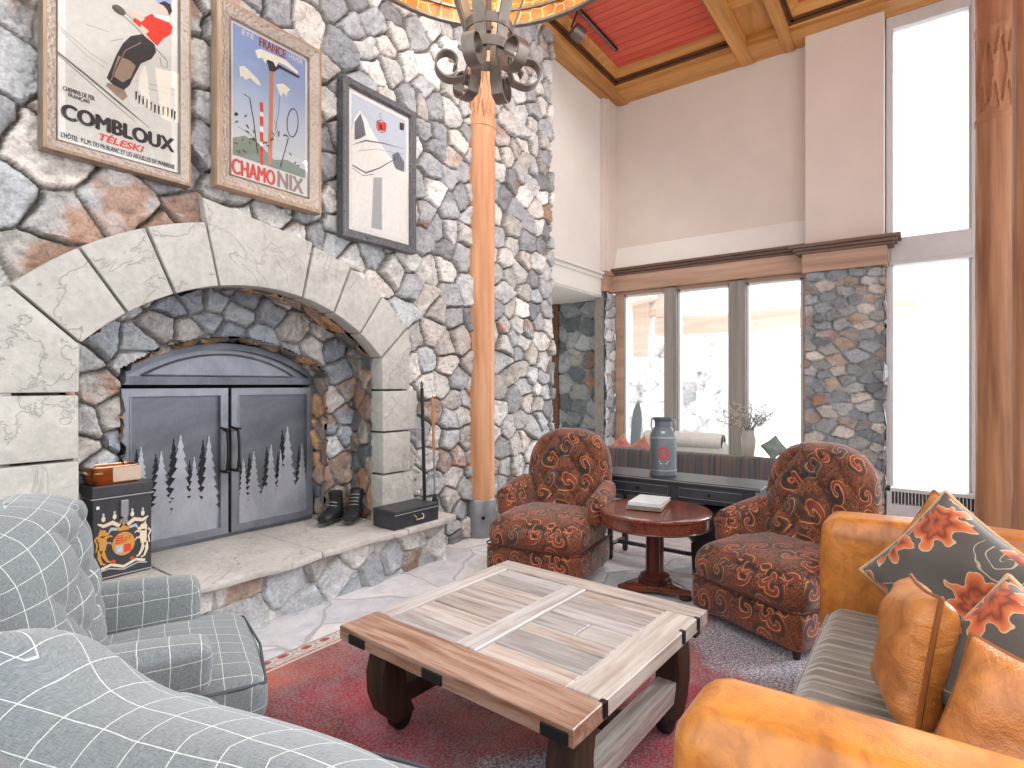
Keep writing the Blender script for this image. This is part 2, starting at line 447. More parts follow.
# ------------------------------------------------------------------ fieldstone relief
def vnoise(u, v, seed):
    g = np.random.RandomState(seed).rand(64, 64)
    iu = np.floor(u).astype(int); iv = np.floor(v).astype(int); fu = u - iu; fv = v - iv
    fu = fu * fu * (3 - 2 * fu); fv = fv * fv * (3 - 2 * fv)
    a = g[iu % 64, iv % 64]; b = g[(iu + 1) % 64, iv % 64]; c = g[iu % 64, (iv + 1) % 64]; d = g[(iu + 1) % 64, (iv + 1) % 64]
    return (a * (1 - fu) + b * fu) * (1 - fv) + (c * (1 - fu) + d * fu) * fv
def fbm(u, v, seed, o=4):
    r = 0; k = .5; t = 0
    for i in range(o):
        r = r + k * vnoise(u * 2 ** i, v * 2 ** i, seed + i); t += k; k *= .55
    return r / t
PAL_GREY = [(186, 187, 188), (171, 172, 174), (204, 202, 199), (216, 213, 209), (156, 157, 160), (194, 190, 185), (178, 181, 184), (200, 192, 185)]
RUST_GLOW = (150, 108, 80)  # rust stain tint, also used for the painted glow round the firebox
def stone_sheet(name, Pf, Nf, U, V, step, spacing, depth=.06, seed=1, mask=None, pal=PAL_GREY, rust=.2, rust_glow_fn=None, spf=None,
                mortar=(132, 126, 118), parent=None, extra=None, aspect=1.15, groove=.011, smoothw=.019, kind=None):
    rs = np.random.RandomState(seed)
    # dart throwing for the stone centres
    pts = []; cell = spacing * .5; grid = {}
    ntry = int(U * V / (spacing ** 2) * 40) + 60
    cu = rs.rand(ntry) * (U + .4) - .2; cv = rs.rand(ntry) * (V + .4) - .2; cr = rs.rand(ntry)
    for i in range(ntry):
        sp = spacing * (.62 + .62 * cr[i] * (1 - i / ntry) + .05) * (spf(cu[i], cv[i]) if spf else 1)
        ok = True; gi, gj = int(cu[i] // cell), int(cv[i] // cell)
        for a in range(-3, 4):
            for b in range(-3, 4):
                for q in grid.get((gi + a, gj + b), ()):
                    if (q[0] - cu[i]) ** 2 + ((q[1] - cv[i]) * aspect) ** 2 < (.5 * (sp + q[2])) ** 2: ok = False; break
                if not ok: break
            if not ok: break
        if ok:
            t = (cu[i], cv[i], sp); pts.append(t); grid.setdefault((gi, gj), []).append(t)
    S = np.array(pts)[:, :2]; ns = len(S)
    nu = max(2, int(round(U / step)) + 1); nv = max(2, int(round(V / step)) + 1)
    u, v = np.meshgrid(np.linspace(0, U, nu), np.linspace(0, V, nv), indexing='ij'); u = u.ravel(); v = v.ravel()
    wu = u + (fbm(u * 5 + 9, v * 5 + 3, seed + 20) - .5) * spacing * .32; wv = v + (fbm(u * 5 + 40, v * 5 + 71, seed + 30) - .5) * spacing * .32
    n = len(u); i1 = np.zeros(n, int); e = np.zeros(n)
    for a in range(0, n, 4000):
        du = wu[a:a + 4000, None] - S[None, :, 0]; dv = (wv[a:a + 4000, None] - S[None, :, 1]) * aspect
        d = du * du + dv * dv
        k = np.argpartition(d, 1, axis=1)[:, :2]; dk = np.take_along_axis(d, k, 1)
        sw = dk[:, 0] > dk[:, 1]; k[sw] = k[sw][:, ::-1]; dk[sw] = dk[sw][:, ::-1]
        i1[a:a + 4000] = k[:, 0]
        sd = S[k[:, 0]] - S[k[:, 1]]; sd = np.sqrt(sd[:, 0] ** 2 + (sd[:, 1] * aspect) ** 2)
        e[a:a + 4000] = (dk[:, 1] - dk[:, 0]) / (2 * sd + 1e-9)
    q = np.clip((e - groove * .35) / smoothw, 0, 1); q = np.sqrt(q * (2 - q)) * .7 + .3 * q * q * (3 - 2 * q)
    hs = .45 + .55 * rs.rand(ns); tu = (rs.rand(ns) - .5) * .5; tv = (rs.rand(ns) - .5) * .35
    tilt = tu[i1] * (u - S[i1, 0]) + tv[i1] * (v - S[i1, 1])
    fr = fbm(u * 14, v * 14, seed + 50, 4) - .5; big = fbm(u * 5 + i1 * 3.3, v * 5, seed + 60, 3) - .5
    rg = 1 - np.abs(2 * fbm(u * 11 + i1 * 1.7, v * 11 + i1 * 2.9, seed + 70, 4) - 1)
    h = q * (depth * hs[i1] + np.clip(tilt, -.03, .03) + fr * depth * .32 + big * depth * .4 - np.clip(rg - .9, 0, 1) * depth * 1.6) + (1 - q) * fr * .010
    h = np.minimum(h, depth + .022)
    pal = np.array([[lin(x) for x in c] for c in pal]); base = pal[rs.randint(0, len(pal), ns)] * (.72 + .5 * rs.rand(ns))[:, None]
    c = base[i1]
    rp = rs.rand(ns) < rust
    if rust_glow_fn is not None: rp = rs.rand(ns) < np.array([rust_glow_fn(*s) for s in S])
    rm = np.clip((fbm(u * 6 + 13, v * 6 + 5, seed + 80, 4) - .40) * 5, 0, 1) * rp[i1] * .75
    rc = np.array([lin(x) for x in RUST_GLOW])
    c = c * (1 - rm[:, None]) + rc[None, :] * (.7 + .7 * rs.rand(ns)[i1])[:, None] * rm[:, None]
    vein = fbm(u * 3 + v * 9 + i1, v * 18 - u * 6, seed + 90, 3)
    c = c * (.8 + .45 * vein)[:, None]
    mo = np.array([lin(x) for x in mortar]); mm = (e < groove).astype(float) * .9
    c = c * (1 - mm[:, None]) + mo[None, :] * mm[:, None]
    P = Pf(u, v) + Nf(u, v) * h[:, None]
    idx = np.arange(n).reshape(nu, nv)
    F = np.stack([idx[:-1, :-1], idx[1:, :-1], idx[1:, 1:], idx[:-1, 1:]], -1).reshape(-1, 4)
    if mask is not None:
        ok = mask(u, v); F = F[ok[F].all(1)]
    used = np.zeros(n, bool); used[F.ravel()] = True; re = np.cumsum(used) - 1
    V3 = P[used]; F = re[F]; C4 = np.concatenate([np.clip(c[used], 0, 1), np.ones((used.sum(), 1))], 1)
    verts = [tuple(x) for x in V3.tolist()]; faces = [tuple(x) for x in F.tolist()]; cols = C4.tolist()
    if extra is not None:                      # solid masonry behind the face
        o = len(verts); verts += [tuple(x) for x in extra.v]; faces += [tuple(i + o for i in f) for f in extra.f]
        cols += [[mo[0], mo[1], mo[2], 1]] * len(extra.v)
    me = bpy.data.meshes.new(name); me.from_pydata(verts, [], faces)
    a = me.color_attributes.new('Col', 'FLOAT_COLOR', 'POINT'); a.data.foreach_set('color', np.array(cols).ravel())
    me.polygons.foreach_set('use_smooth', [True] * len(faces)); me.materials.append(M['stone'])
    try: me.set_sharp_from_angle(angle=math.radians(50))
    except Exception: pass
    ob = bpy.data.objects.new(name, me); COL.objects.link(ob)
    if parent is not None: ob.parent = parent
    if kind: ob['kind'] = kind
    return ob
def planeY(x0, y, z0): return (lambda u, v: np.stack([x0 + u, np.full_like(u, y), z0 + v], 1)), (lambda u, v: np.tile(np.array([[0., -1., 0.]]), (len(u), 1)))
def planeX(x, y0, z0): return (lambda u, v: np.stack([np.full_like(u, x), y0 + u, z0 + v], 1)), (lambda u, v: np.tile(np.array([[-1., 0., 0.]]), (len(u), 1)))

# ------------------------------------------------------------------ camera, light, sky
FPX = 563.6; AX = math.atan2(413, FPX); CA, SA = math.cos(AX), math.sin(AX); HC = 1.5
cd = bpy.data.cameras.new('camera'); cam = bpy.data.objects.new('camera', cd); COL.objects.link(cam)
cam.location = (0, 0, HC); cam.rotation_euler = (PI / 2, 0, AX - PI / 2)
cd.sensor_width = 36; cd.lens = FPX / 1024 * 36; cd.clip_start = .02
sc.camera = cam
w = bpy.data.worlds.new('overcast_sky'); sc.world = w; w.use_nodes = True
w.node_tree.nodes['Background'].inputs[0].default_value = (.975, .985, 1, 1); w.node_tree.nodes['Background'].inputs[1].default_value = 1.75
sc.view_settings.view_transform = 'Standard'; sc.view_settings.look = 'None'; sc.view_settings.exposure = .15; sc.view_settings.gamma = 1
sc.view_settings.use_curve_mapping = False
def area(name, loc, target, sx, sy, power, color=(1, 1, 1)):
    d = bpy.data.lights.new(name, 'AREA'); d.shape = 'RECTANGLE'; d.size = sx; d.size_y = sy; d.energy = power; d.color = color
    o = bpy.data.objects.new(name, d); COL.objects.link(o); o.location = loc
    o.rotation_euler = (Vector(target) - Vector(loc)).to_track_quat('-Z', 'Y').to_euler(); return o
def spot(name, loc, target, power, angle=80, color=(1, .9, .78), rad=.06, blend=.6):
    d = bpy.data.lights.new(name, 'SPOT'); d.energy = power; d.spot_size = math.radians(angle); d.spot_blend = blend; d.color = color; d.shadow_soft_size = rad
    o = bpy.data.objects.new(name, d); COL.objects.link(o); o.location = loc
    o.rotation_euler = (Vector(target) - Vector(loc)).to_track_quat('-Z', 'Y').to_euler(); return o

# ------------------------------------------------------------------ the setting
XF, YS, ZB = 7.8, 3.85, 5.72            # far wall, side wall, underside of the ceiling beams
def struct(mb, name, m, **kw):
    o = mb.build(name, m, **kw); o['kind'] = 'structure'; return o

# floor of pale flagstones
def mat_floor():
    t = NT('pale_flagstone'); o = t.coord()
    wv = t.n('ShaderNodeTexNoise'); t.l(o, wv.inputs['Vector']); wv.inputs['Scale'].default_value = 2.2
    ad = t.n('ShaderNodeVectorMath', operation='MULTIPLY_ADD'); t.l(wv.outputs['Color'], ad.inputs[0]); ad.inputs[1].default_value = (.35, .35, 0); t.l(o, ad.inputs[2])
    ve = t.n('ShaderNodeTexVoronoi', feature='DISTANCE_TO_EDGE', voronoi_dimensions='2D'); t.l(ad.outputs[0], ve.inputs['Vector']); ve.inputs['Scale'].default_value = 1.5
    vc = t.n('ShaderNodeTexVoronoi', voronoi_dimensions='2D'); t.l(ad.outputs[0], vc.inputs['Vector']); vc.inputs['Scale'].default_value = 1.5
    g = t.noise(o, 7, 8, .62, .8)
    a = t.ramp(g, [(.25, rgb(192, 192, 195)), (.5, rgb(218, 217, 218)), (.75, rgb(236, 235, 233))])
    sep = t.n('ShaderNodeSeparateColor'); t.l(vc.outputs['Color'], sep.inputs[0])
    a = t.mix(1.0, a, t.ramp(sep.outputs[0], [(0, (.84, .85, .88, 1)), (1, (1.06, 1.05, 1.03, 1))]), 'MULTIPLY')
    j = t.ramp(ve.outputs['Distance'], [(.008, (0, 0, 0, 1)), (.02, (1, 1, 1, 1))])
    a = t.mix(j, rgb(182, 180, 180), a)
    t.color(a); t.setp(Roughness=.5)
    t.bump(t.math('ADD', t.math('MULTIPLY', j, .3), g), .6, .02)
    return t.m
b = MB(); b.box(-1.5, 8.2, -3.2, 5.8, -.12, 0)
struct(b, 'floor', mat_floor(), smooth=False)

# fieldstone chimney breast, left of and right of the log
ARC_X, ARC_Z, R_IN, R_OUT = 2.03, .752, 1.378, 1.775
def wmask(u, v):
    x = u - .3; z = v
    r = np.sqrt((x - ARC_X) ** 2 + (z - ARC_Z) ** 2)
    return ~((np.abs(x - ARC_X) < 1.27) & (z < 1.65)) & ~((r < R_OUT - .06) & (z > 1.5) & (np.abs(x - ARC_X) < 1.30))
bk = MB()
bk.box(-.3, .98, 3.66, 4.0, 0, 2.2); bk.box(3.12, 4.19, 3.66, 4.0, 0, 2.2); bk.box(-.3, 4.19, 3.66, 4.0, 2.2, 5.95); bk.box(4.17, 4.56, 3.78, 4.0, 0, 5.95)
Pf, Nf = planeY(-.3, 3.63, 0)
stone_sheet('wall_left', Pf, Nf, 4.50, 5.9, .0105, .25, .085, 11, wmask, rust_glow_fn=lambda u, v: (.75 if v > 2.2 else .3) if u < 2.0 else .05,
            spf=lambda u, v: 1.2 if u < 2.0 else .88, extra=bk, kind='structure')
bk = MB(); bk.box(4.53, 5.68, 3.66, 4.0, 0, 5.95)
Pf, Nf = planeY(4.515, 3.63, 0)
stone_sheet('wall_left_chimney_end', Pf, Nf, 1.185, 5.9, .011, .22, .08, 12, rust=.04, extra=bk, kind='structure')

# side wall beyond the chimney: plaster above an open passage
b = MB(); b.box(5.5, XF + .2, YS, YS + .2, 3.13, 6.0); struct(b, 'wall_side_upper', M['wall_white'], smooth=False)
b = MB(); b.box(5.5, 7.46, YS - .02, YS + .2, 2.80, 3.08); b.box(5.5, 7.46, YS - .05, YS, 3.04, 3.09); b.box(5.5, 7.46, YS - .09, YS, 3.09, 3.13)
struct(b, 'trim_2', M['wall_white'], smooth=False, bevel=.008)
b = MB(); b.box(5.5, XF + .2, YS, 5.8, 2.78, 2.80); b.box(5.5, XF + .2, YS + .2, 5.8, 2.80, 2.9); struct(b, 'ceiling_passage', M['wall_white'], smooth=False)
b = MB(); b.box(7.44, XF + .05, YS - .07, YS + .02, 3.13, ZB); b.box(7.50, XF + .05, YS - .10, YS + .02, 3.13, ZB); struct(b, 'trim_3', M['wall'], smooth=False, bevel=.01)
b = MB(); b.box(7.43, XF, YS - .10, YS + .02, 2.86, 3.13); b.box(7.41, XF, YS - .12, YS + .02, 3.09, 3.15); struct(b, 'trim_4', M['trim'], smooth=False, bevel=.006)
# passage back wall of fieldstone and its corner pier
bk = MB(); bk.box(XF - .02, XF + .2, YS, 4.75, 0, 2.8)
Pf, Nf = planeX(XF - .04, YS + .1, 0)
stone_sheet('wall_passage', Pf, Nf, .82, 2.78, .02, .26, .05, 21, rust=.12, pal=[(128, 134, 136), (104, 112, 114), (150, 154, 152), (92, 98, 104), (168, 168, 160)], mortar=(134, 138, 136), extra=bk, kind='structure')
bk = MB(); bk.box(7.50, XF, YS - .03, YS + .12, 0, 2.86)
Pf, Nf = planeY(7.46, YS - .05, 0)
stone_sheet('wall_corner_pier', Pf, Nf, .34, 2.84, .02, .20, .05, 22, rust=.05, pal=[(190, 192, 196), (170, 174, 180), (206, 206, 206)], extra=bk, kind='structure')
b = MB(); b.box(XF - .1, XF, 4.73, 4.85, 0, 2.8); struct(b, 'trim_5', M['mould'], smooth=False, bevel=.01)
b = MB(); b.box(XF + .6, XF + .8, 4.8, 5.8, 0, 2.8); b.box(5.5, XF + .6, 5.8, 5.95, 0, 2.8); struct(b, 'wall_passage_end', M['wall'], smooth=False)

# far wall: plaster above the windows, ledge, trim band
b = MB(); b.box(XF, XF + .2, 1.1, YS + .1, 3.52, 6.0); b.box(XF, XF + .2, -.47, 1.1, 5.60, 6.0); b.box(XF, XF + .2, .34, 1.12, 0, 6.0); b.box(XF, XF + .2, -3.2, -.47, 0, 6.0)
struct(b, 'wall_far', M['wall'], smooth=False)
b = MB(); b.prism([(XF - .10, 3.20), (XF + .2, 3.20), (XF + .2, 3.56), (XF, 3.54)], 1.1, YS - .02, 1); struct(b, 'trim_6', M['wall_white'], smooth=False)
b = MB(); b.box(XF - .14, XF + .2, 1.1, YS - .1, 2.87, 3.10); struct(b, 'trim_7', M['trim'], smooth=False, bevel=.006)
b = MB()
for k, (d, z) in enumerate(((.15, 3.10), (.18, 3.135), (.21, 3.17))): b.box(XF - d, XF + .1, 1.1, YS - .1, z, z + .032)
struct(b, 'trim_8', M['trim_dark'], smooth=False)
# stone pier between the windows with its wooden cap and the plaster box above
XP = 7.56
bk = MB(); bk.box(XP + .03, XF + .1, .40, 1.14, 0, 2.83)
Pf, Nf = planeX(XP + .02, .365, 0)
PAL_P = [(150, 155, 160), (134, 139, 144), (172, 173, 172), (164, 152, 144), (170, 152, 138), (144, 147, 148), (184, 178, 170), (124, 128, 134)]
stone_sheet('wall_pier', Pf, Nf, .80, 2.83, .015, .17, .04, 31, rust=.10, pal=PAL_P, mortar=(150, 153, 154), extra=bk, aspect=1.5, kind='structure')
Pf = lambda u, v: np.stack([XP - .03 + u, np.full_like(u, .395), v], 1); Nf = lambda u, v: np.tile(np.array([[0., -1., 0.]]), (len(u), 1))
stone_sheet('wall_pier_return', Pf, Nf, .30, 2.83, .02, .19, .04, 33, rust=.2, pal=PAL_P, kind='structure')
b = MB(); b.box(XP - .06, XF + .05, .34, 1.19, 2.83, 3.05); struct(b, 'trim_9', M['trim'], smooth=False, bevel=.008)
b = MB()
for d, z in ((.08, 3.05), (.11, 3.085), (.15, 3.12)): b.box(XP - d, XF + .05, .36 - d, 1.17 + d, z, z + .034)
struct(b, 'trim_10', M['trim_dark'], smooth=False, bevel=.004)
b = MB(); b.box(XP + .02, XF + .05, .37, 1.17, 3.15, ZB + .2); struct(b, 'wall_pier_upper', M['wall'], smooth=False, bevel=.012)

def glass_mat():
    m = bpy.data.materials.new('window_glass'); m.use_nodes = True; t = m.node_tree; t.nodes.clear()
    o = t.nodes.new('ShaderNodeOutputMaterial'); mx = t.nodes.new('ShaderNodeMixShader'); tr = t.nodes.new('ShaderNodeBsdfTransparent'); gl = t.nodes.new('ShaderNodeBsdfGlossy')
    fr = t.nodes.new('ShaderNodeFresnel'); fr.inputs[0].default_value = 1.3; gl.inputs['Roughness'].default_value = .03; tr.inputs[0].default_value = (.97, .985, .98, 1)
    t.links.new(fr.outputs[0], mx.inputs[0]); t.links.new(tr.outputs[0], mx.inputs[1]); t.links.new(gl.outputs[0], mx.inputs[2]); t.links.new(mx.outputs[0], o.inputs[0])
    return m
M['glass'] = glass_mat()
# three-light window: window_1
win = thing('window_1', None, None, (XF, 0, 0)); win['kind'] = 'structure'
b = MB(); b.box(-.06, .12, 3.62, 3.75, .05, 2.87); b.box(-.04, .12, 1.14, 1.22, .05, 2.87); b.box(-.05, .12, 1.14, 3.75, 2.82, 2.87); b.box(-.05, .12, 1.14, 3.75, 0, .30)
b.build('window_frame', M['trim'], win, smooth=False, bevel=.006)
for y0, y1 in ((2.80, 2.975), (1.885, 2.09)):
    b = MB(); b.box(-.10, .14, y0, y1, .0, 2.86); b.build('mullion', M['mullion'], win, smooth=False, bevel=.008)
b = MB()
for y in (3.60, 2.99, 2.785, 2.105, 1.87, 1.235): b.box(-.03, .06, y - .014, y + .014, .28, 2.84)
for y0, y1 in ((2.975, 3.62), (2.09, 2.80), (1.22, 1.885)): b.box(-.03, .06, y0, y1, 2.795, 2.83)
b.build('sash_bead', M['winframe'], win, smooth=False)
for y0, y1 in ((2.975, 3.62), (2.09, 2.80), (1.22, 1.885)):
    b = MB(); b.box(.03, .038, y0, y1, .29, 2.83); b.build('pane', M['glass'], win, smooth=False)
# tall window: window_2
win = thing('window_2', None, None, (XF, 0, 0)); win['kind'] = 'structure'
b = MB(); b.box(-.05, .12, .315, .36, .05, 5.72); b.box(-.05, .12, -.48, -.40, .05, 5.72); b.box(-.045, .115, -.46, .33, 5.55, 5.715); b.box(-.04, .11, -.46, .33, .12, .32)
b.build('window_frame', M['winframe'], win, smooth=False, bevel=.006)
b = MB(); b.box(-.06, .12, -.40, .315, 2.88, 3.16); b.box(-.09, .12, -.47, .33, 2.85, 2.885); b.build('transom', M['winframe'], win, smooth=False, bevel=.006)
b = MB()
for y in (.305, -.392): b.box(-.03, .05, y - .012, y + .012, .3, 5.56)
b.build('sash_bead', M['winframe'], win, smooth=False)
for z0, z1 in ((.31, 2.87), (3.15, 5.56)):
    b = MB(); b.box(.03, .038, -.4, .315, z0, z1); b.build('pane', M['glass'], win, smooth=False)

# ceiling: boarded red coffers between honey-coloured beams
def mat_red():
    t = NT('red_ceiling_board'); o = t.coord()
    sp = t.n('ShaderNodeSeparateXYZ'); t.l(o, sp.inputs[0])
    fr = t.math('FRACT', t.math('DIVIDE', sp.outputs[0], .14))
    g = t.ramp(fr, [(0, (0, 0, 0, 1)), (.07, (1, 1, 1, 1)), (.93, (1, 1, 1, 1)), (1, (0, 0, 0, 1))])
    f = t.noise(t.mapping(o, (8, .6, 8)), 2, 5)
    a = t.ramp(f, [(.3, rgb(200, 78, 60)), (.7, rgb(222, 100, 76))])
    t.color(t.mix(g, rgb(158, 52, 42), a)); t.setp(Roughness=.55)
    t.bump(g, .5, .01); return t.m
b = MB(); b.box(2.5, XF + .1, -2.5, YS + .1, 5.90, 6.0); struct(b, 'ceiling', mat_red(), smooth=False)
def beam(name, x0, x1, y0, y1, z0, ax, m=None):
    b = MB(); b.box(x0, x1, y0, y1, z0, 5.93); return struct(b, name, m or (M['beam'] if ax == 1 else M['beam_x']), smooth=False, bevel=.012)
beam('ceiling_beam', 7.33, XF + .05, -2.5, YS, ZB, 1)
b = MB(); b.box(7.42, XF + .05, -2.5, YS, ZB - .028, ZB + .02); struct(b, 'ceiling_beam_strip', M['beam'], smooth=False, bevel=.008)
beam('ceiling_beam', 2.5, XF, 3.56, YS + .02, ZB - .004, 0)
b = MB(); b.box(2.5, XF - .02, 3.66, YS + .02, ZB - .035, ZB + .02); struct(b, 'ceiling_beam_strip', M['beam_x'], smooth=False, bevel=.008)
b = MB(); b.box(2.5, 7.80, 3.56, 3.70, ZB - .05, ZB); struct(b, 'ceiling_beam_strip', M['beam_x'], smooth=False, bevel=.008)
for y0, y1 in ((1.79, 1.955), (1.30, 1.425)):
    beam('ceiling_beam', 2.5, 7.78, y0, y1, ZB - .05, 0)
b = MB(); b.box(2.5, 7.34, 1.42, 1.80, 5.80, 5.93); struct(b, 'ceiling_panel', M['beam_x'], smooth=False)
b = MB(); b.box(6.55, 6.66, 1.42, 1.80, 5.76, 5.93); b.box(5.2, 5.31, 1.42, 1.80, 5.76, 5.93); struct(b, 'ceiling_panel_rail', M['beam'], smooth=False, bevel=.008)
def coffer(x0, x1, y0, y1):
    """stepped dark mouldings low on the beam faces, pale cove above"""
    b = MB(); c = MB()
    for k, (o, z0, z1) in enumerate(((.025, ZB + .02, ZB + .042), (.05, ZB + .055, ZB + .075))):
        b.box(x1 - o, x1 + .01, y0, y1, z0, z1); b.box(x0, x1, y1 - o, y1 + .01, z0, z1); b.box(x0, x1, y0 - .01, y0 + o, z0, z1)
    o = .09
    c.prism([(x1 + .01, ZB + .09), (x1 - .04, ZB + .09), (x1 - o - .03, 5.90), (x1 + .01, 5.90)], y0, y1, 1)
    c.prism([(y1 + .01, ZB + .09), (y1 - .04, ZB + .09), (y1 - o - .03, 5.90), (y1 + .01, 5.90)], x0, x1, 0)
    c.prism([(y0 - .01, ZB + .09), (y0 + .04, ZB + .09), (y0 + o + .03, 5.90), (y0 - .01, 5.90)], x0, x1, 0)
    struct(b, 'ceiling_moulding', M['mould'], smooth=False); struct(c, 'ceiling_cove', M['beam'], smooth=False)
coffer(2.5, 7.33, 1.955, 3.56); coffer(2.5, 7.33, -2.5, 1.30)

# peeled log posts
def log_post(name, x, y, r, z0, z1, m, label, seed, carve=None, sleeve=False, taper=0):
    t = thing(name, label, 'log post', (x, y, 0))
    b = MB(); n = 120 if carve else 56; rows = int((z1 - z0) / (.025 if carve else .06))
    v = []; f = []
    for j in range(rows + 1):
        z = z0 + (z1 - z0) * j / rows
        for k in range(n):
            a = 2 * PI * k / n
            rr = r * (1 - taper * z / 6) * (1 + .02 * math.sin(3 * a + z * .7 + seed) + .012 * math.sin(7 * a - z * 1.7 + seed * 2) + .008 * math.sin(11 * a + z * 5 + seed))
            if carve and carve[0] < z < carve[1]:
                q = (z - carve[0]) / (carve[1] - carve[0]); tri = abs(((a * 5 / (2 * PI) + seed * .1) % 1) - .5) * 2
                d = abs(q - tri); d2 = abs(q - (1 - tri))
                rr *= 1.0 if min(d, d2) < .13 or q < .09 or q > .91 else .88
            v.append((rr * math.cos(a), rr * math.sin(a), z))
    for j in range(rows):
        for k in range(n): k2 = (k + 1) % n; f.append((j * n + k, j * n + k2, (j + 1) * n + k2, (j + 1) * n + k))
    f.append(tuple(range(n))[::-1]); f.append(tuple(rows * n + k for k in range(n)))
    b.add(v, f); b.build('trunk', m, t, angle=50)
    if carve:
        for z in (carve[0], carve[1]):
            b = MB(); b.lathe([(r * .95, z - .03), (r * 1.05, z - .02), (r * 1.05, z + .02), (r * .95, z + .03)], 48, caps=False); b.build('carved_band', m, t)
    if sleeve:
        b = MB(); b.lathe([(r * 1.06, 0), (r * 1.08, .01), (r * 1.08, .36), (r * 1.04, .37), (r * .9, .37)], 48); sl = b.build('metal_sleeve', M['steel'], t)
        b = MB(); a = math.atan2(-y, -x) + .2
        b.tube([(r * 1.06 * math.cos(a), r * 1.06 * math.sin(a), .2), (r * 1.14 * math.cos(a), r * 1.14 * math.sin(a), .2)], .018, 8); b.build('bolt', M['black_iron'], sl)
    return t
log_post('log_post', 4.345, 3.58, .146, 0, 5.90, M['log'], 'pale peeled log post with grey metal foot, set in the stone chimney', 1, (4.05, 4.65), True)
log_post('log_post', 7.10, -.56, .168, 0, 5.72, M['log_dark'], 'brown log post with carved zigzag collar right of the tall window', 4, (4.02, 4.90))
log_post('log_post', 6.2, -.76, .18, 0, 5.90, M['log_dark'], 'brown log post cut off by the right edge of the photo', 9)

# baseboard heater under the tall window
t = thing('baseboard_heater', 'white baseboard heater with slotted grille under the tall window', 'heater', (XF - .14, -.03, 0))
b = MB(); b.box(-.06, .08, -.42, .37, .02, .16); b.box(.05, .08, -.42, .37, .02, .33); b.box(-.07, .08, -.44, .38, .30, .34); b.box(-.07, .08, -.44, -.40, .02, .34); b.box(-.07, .08, .34, .38, .02, .34)
b.build('casing', M['winframe'], t, smooth=False, bevel=.004)
b = MB()
for k in range(24): y = -.39 + k * .0315; b.box(-.055, .03, y - .004, y + .004, .16, .30)
b.build('grille', M['winframe'], t, smooth=False)
b = MB(); b.box(.02, .045, -.40, .34, .16, .30); b.build('fin_core', mat_plain('heater_fins', rgb(120, 122, 126), .5, .5), t, smooth=False)

# ------------------------------------------------------------------ fireplace
HZ = .385
fp = thing('fireplace', 'big stone fireplace with a smooth sandstone arch and rubble lining', 'fireplace', (ARC_X, 3.6, 0))
fp['kind'] = 'thing'
def arcp(a, r): return (ARC_X + r * math.sin(a), ARC_Z + r * math.cos(a))
def arch_stone(pts):
    """one dressed block of the arch, slightly shrunk for its joint, rough bevelled rim"""
    cx = sum(p[0] for p in pts) / len(pts); cz = sum(p[1] for p in pts) / len(pts); q = []
    n = len(pts)
    for i in range(n):
        a, p, c = Vector(pts[i - 1]), Vector(pts[i]), Vector(pts[(i + 1) % n])
        d1 = (p - a).normalized(); d2 = (c - p).normalized(); n1 = Vector((-d1.y, d1.x)); n2 = Vector((-d2.y, d2.x)); mm = (n1 + n2)
        mm = mm / max(.3, mm.dot(n1) ) if mm.length > 1e-6 else n1
        ctr = Vector((cx, cz)) - p
        if mm.dot(ctr) < 0: mm = -mm
        q.append(p + mm * .007)
    b = MB(); b.prism([(p.x - ARC_X, p.y) for p in q], -.085 - rnd.random() * .012, .06, 1)
    return b.build('arch_stone', M['slab'], fp, bevel=.011, angle=35)
D = math.radians
ang = [-46.3, -34.7, -23.2, -12.1, 12.1, 23.2, 34.7, 46.3]
for a0, a1 in zip(ang[:-1], ang[1:]):
    n = 6; A = [D(a0 + (a1 - a0) * i / n) for i in range(n + 1)]
    key = a0 < 0 < a1
    pts = [arcp(a, R_IN) for a in A]
    if key: pts += [(arcp(D(12.1), 1.80)), (arcp(D(-12.1), 1.93))]
    else: pts += [arcp(a, R_OUT) for a in A[::-1]]
    arch_stone(pts)
for s in (-1, 1):
    i = arcp(D(46.3 * s), R_IN); o = arcp(D(46.3 * s), R_OUT); xi = ARC_X + s * 1.0; xo = ARC_X + s * (1.31 if s > 0 else 1.40)
    ln = [arcp(D(s * a), R_IN) for a in (46.3,)]
    pts = [i, o, (xo, o[1] - .06), (xo, 1.45), (xi, 1.45)]
    arch_stone(pts)
    for z0, z1, ex in ((1.11, 1.45, .08), (.77, 1.11, 0), (HZ - .02, .77, .05)):
        arch_stone([(xi, z0), (xi, z1), (ARC_X + s * (1.31 + ex + (.09 if s < 0 else 0)), z1), (ARC_X + s * (1.31 + ex + (.09 if s < 0 else 0)), z0)])

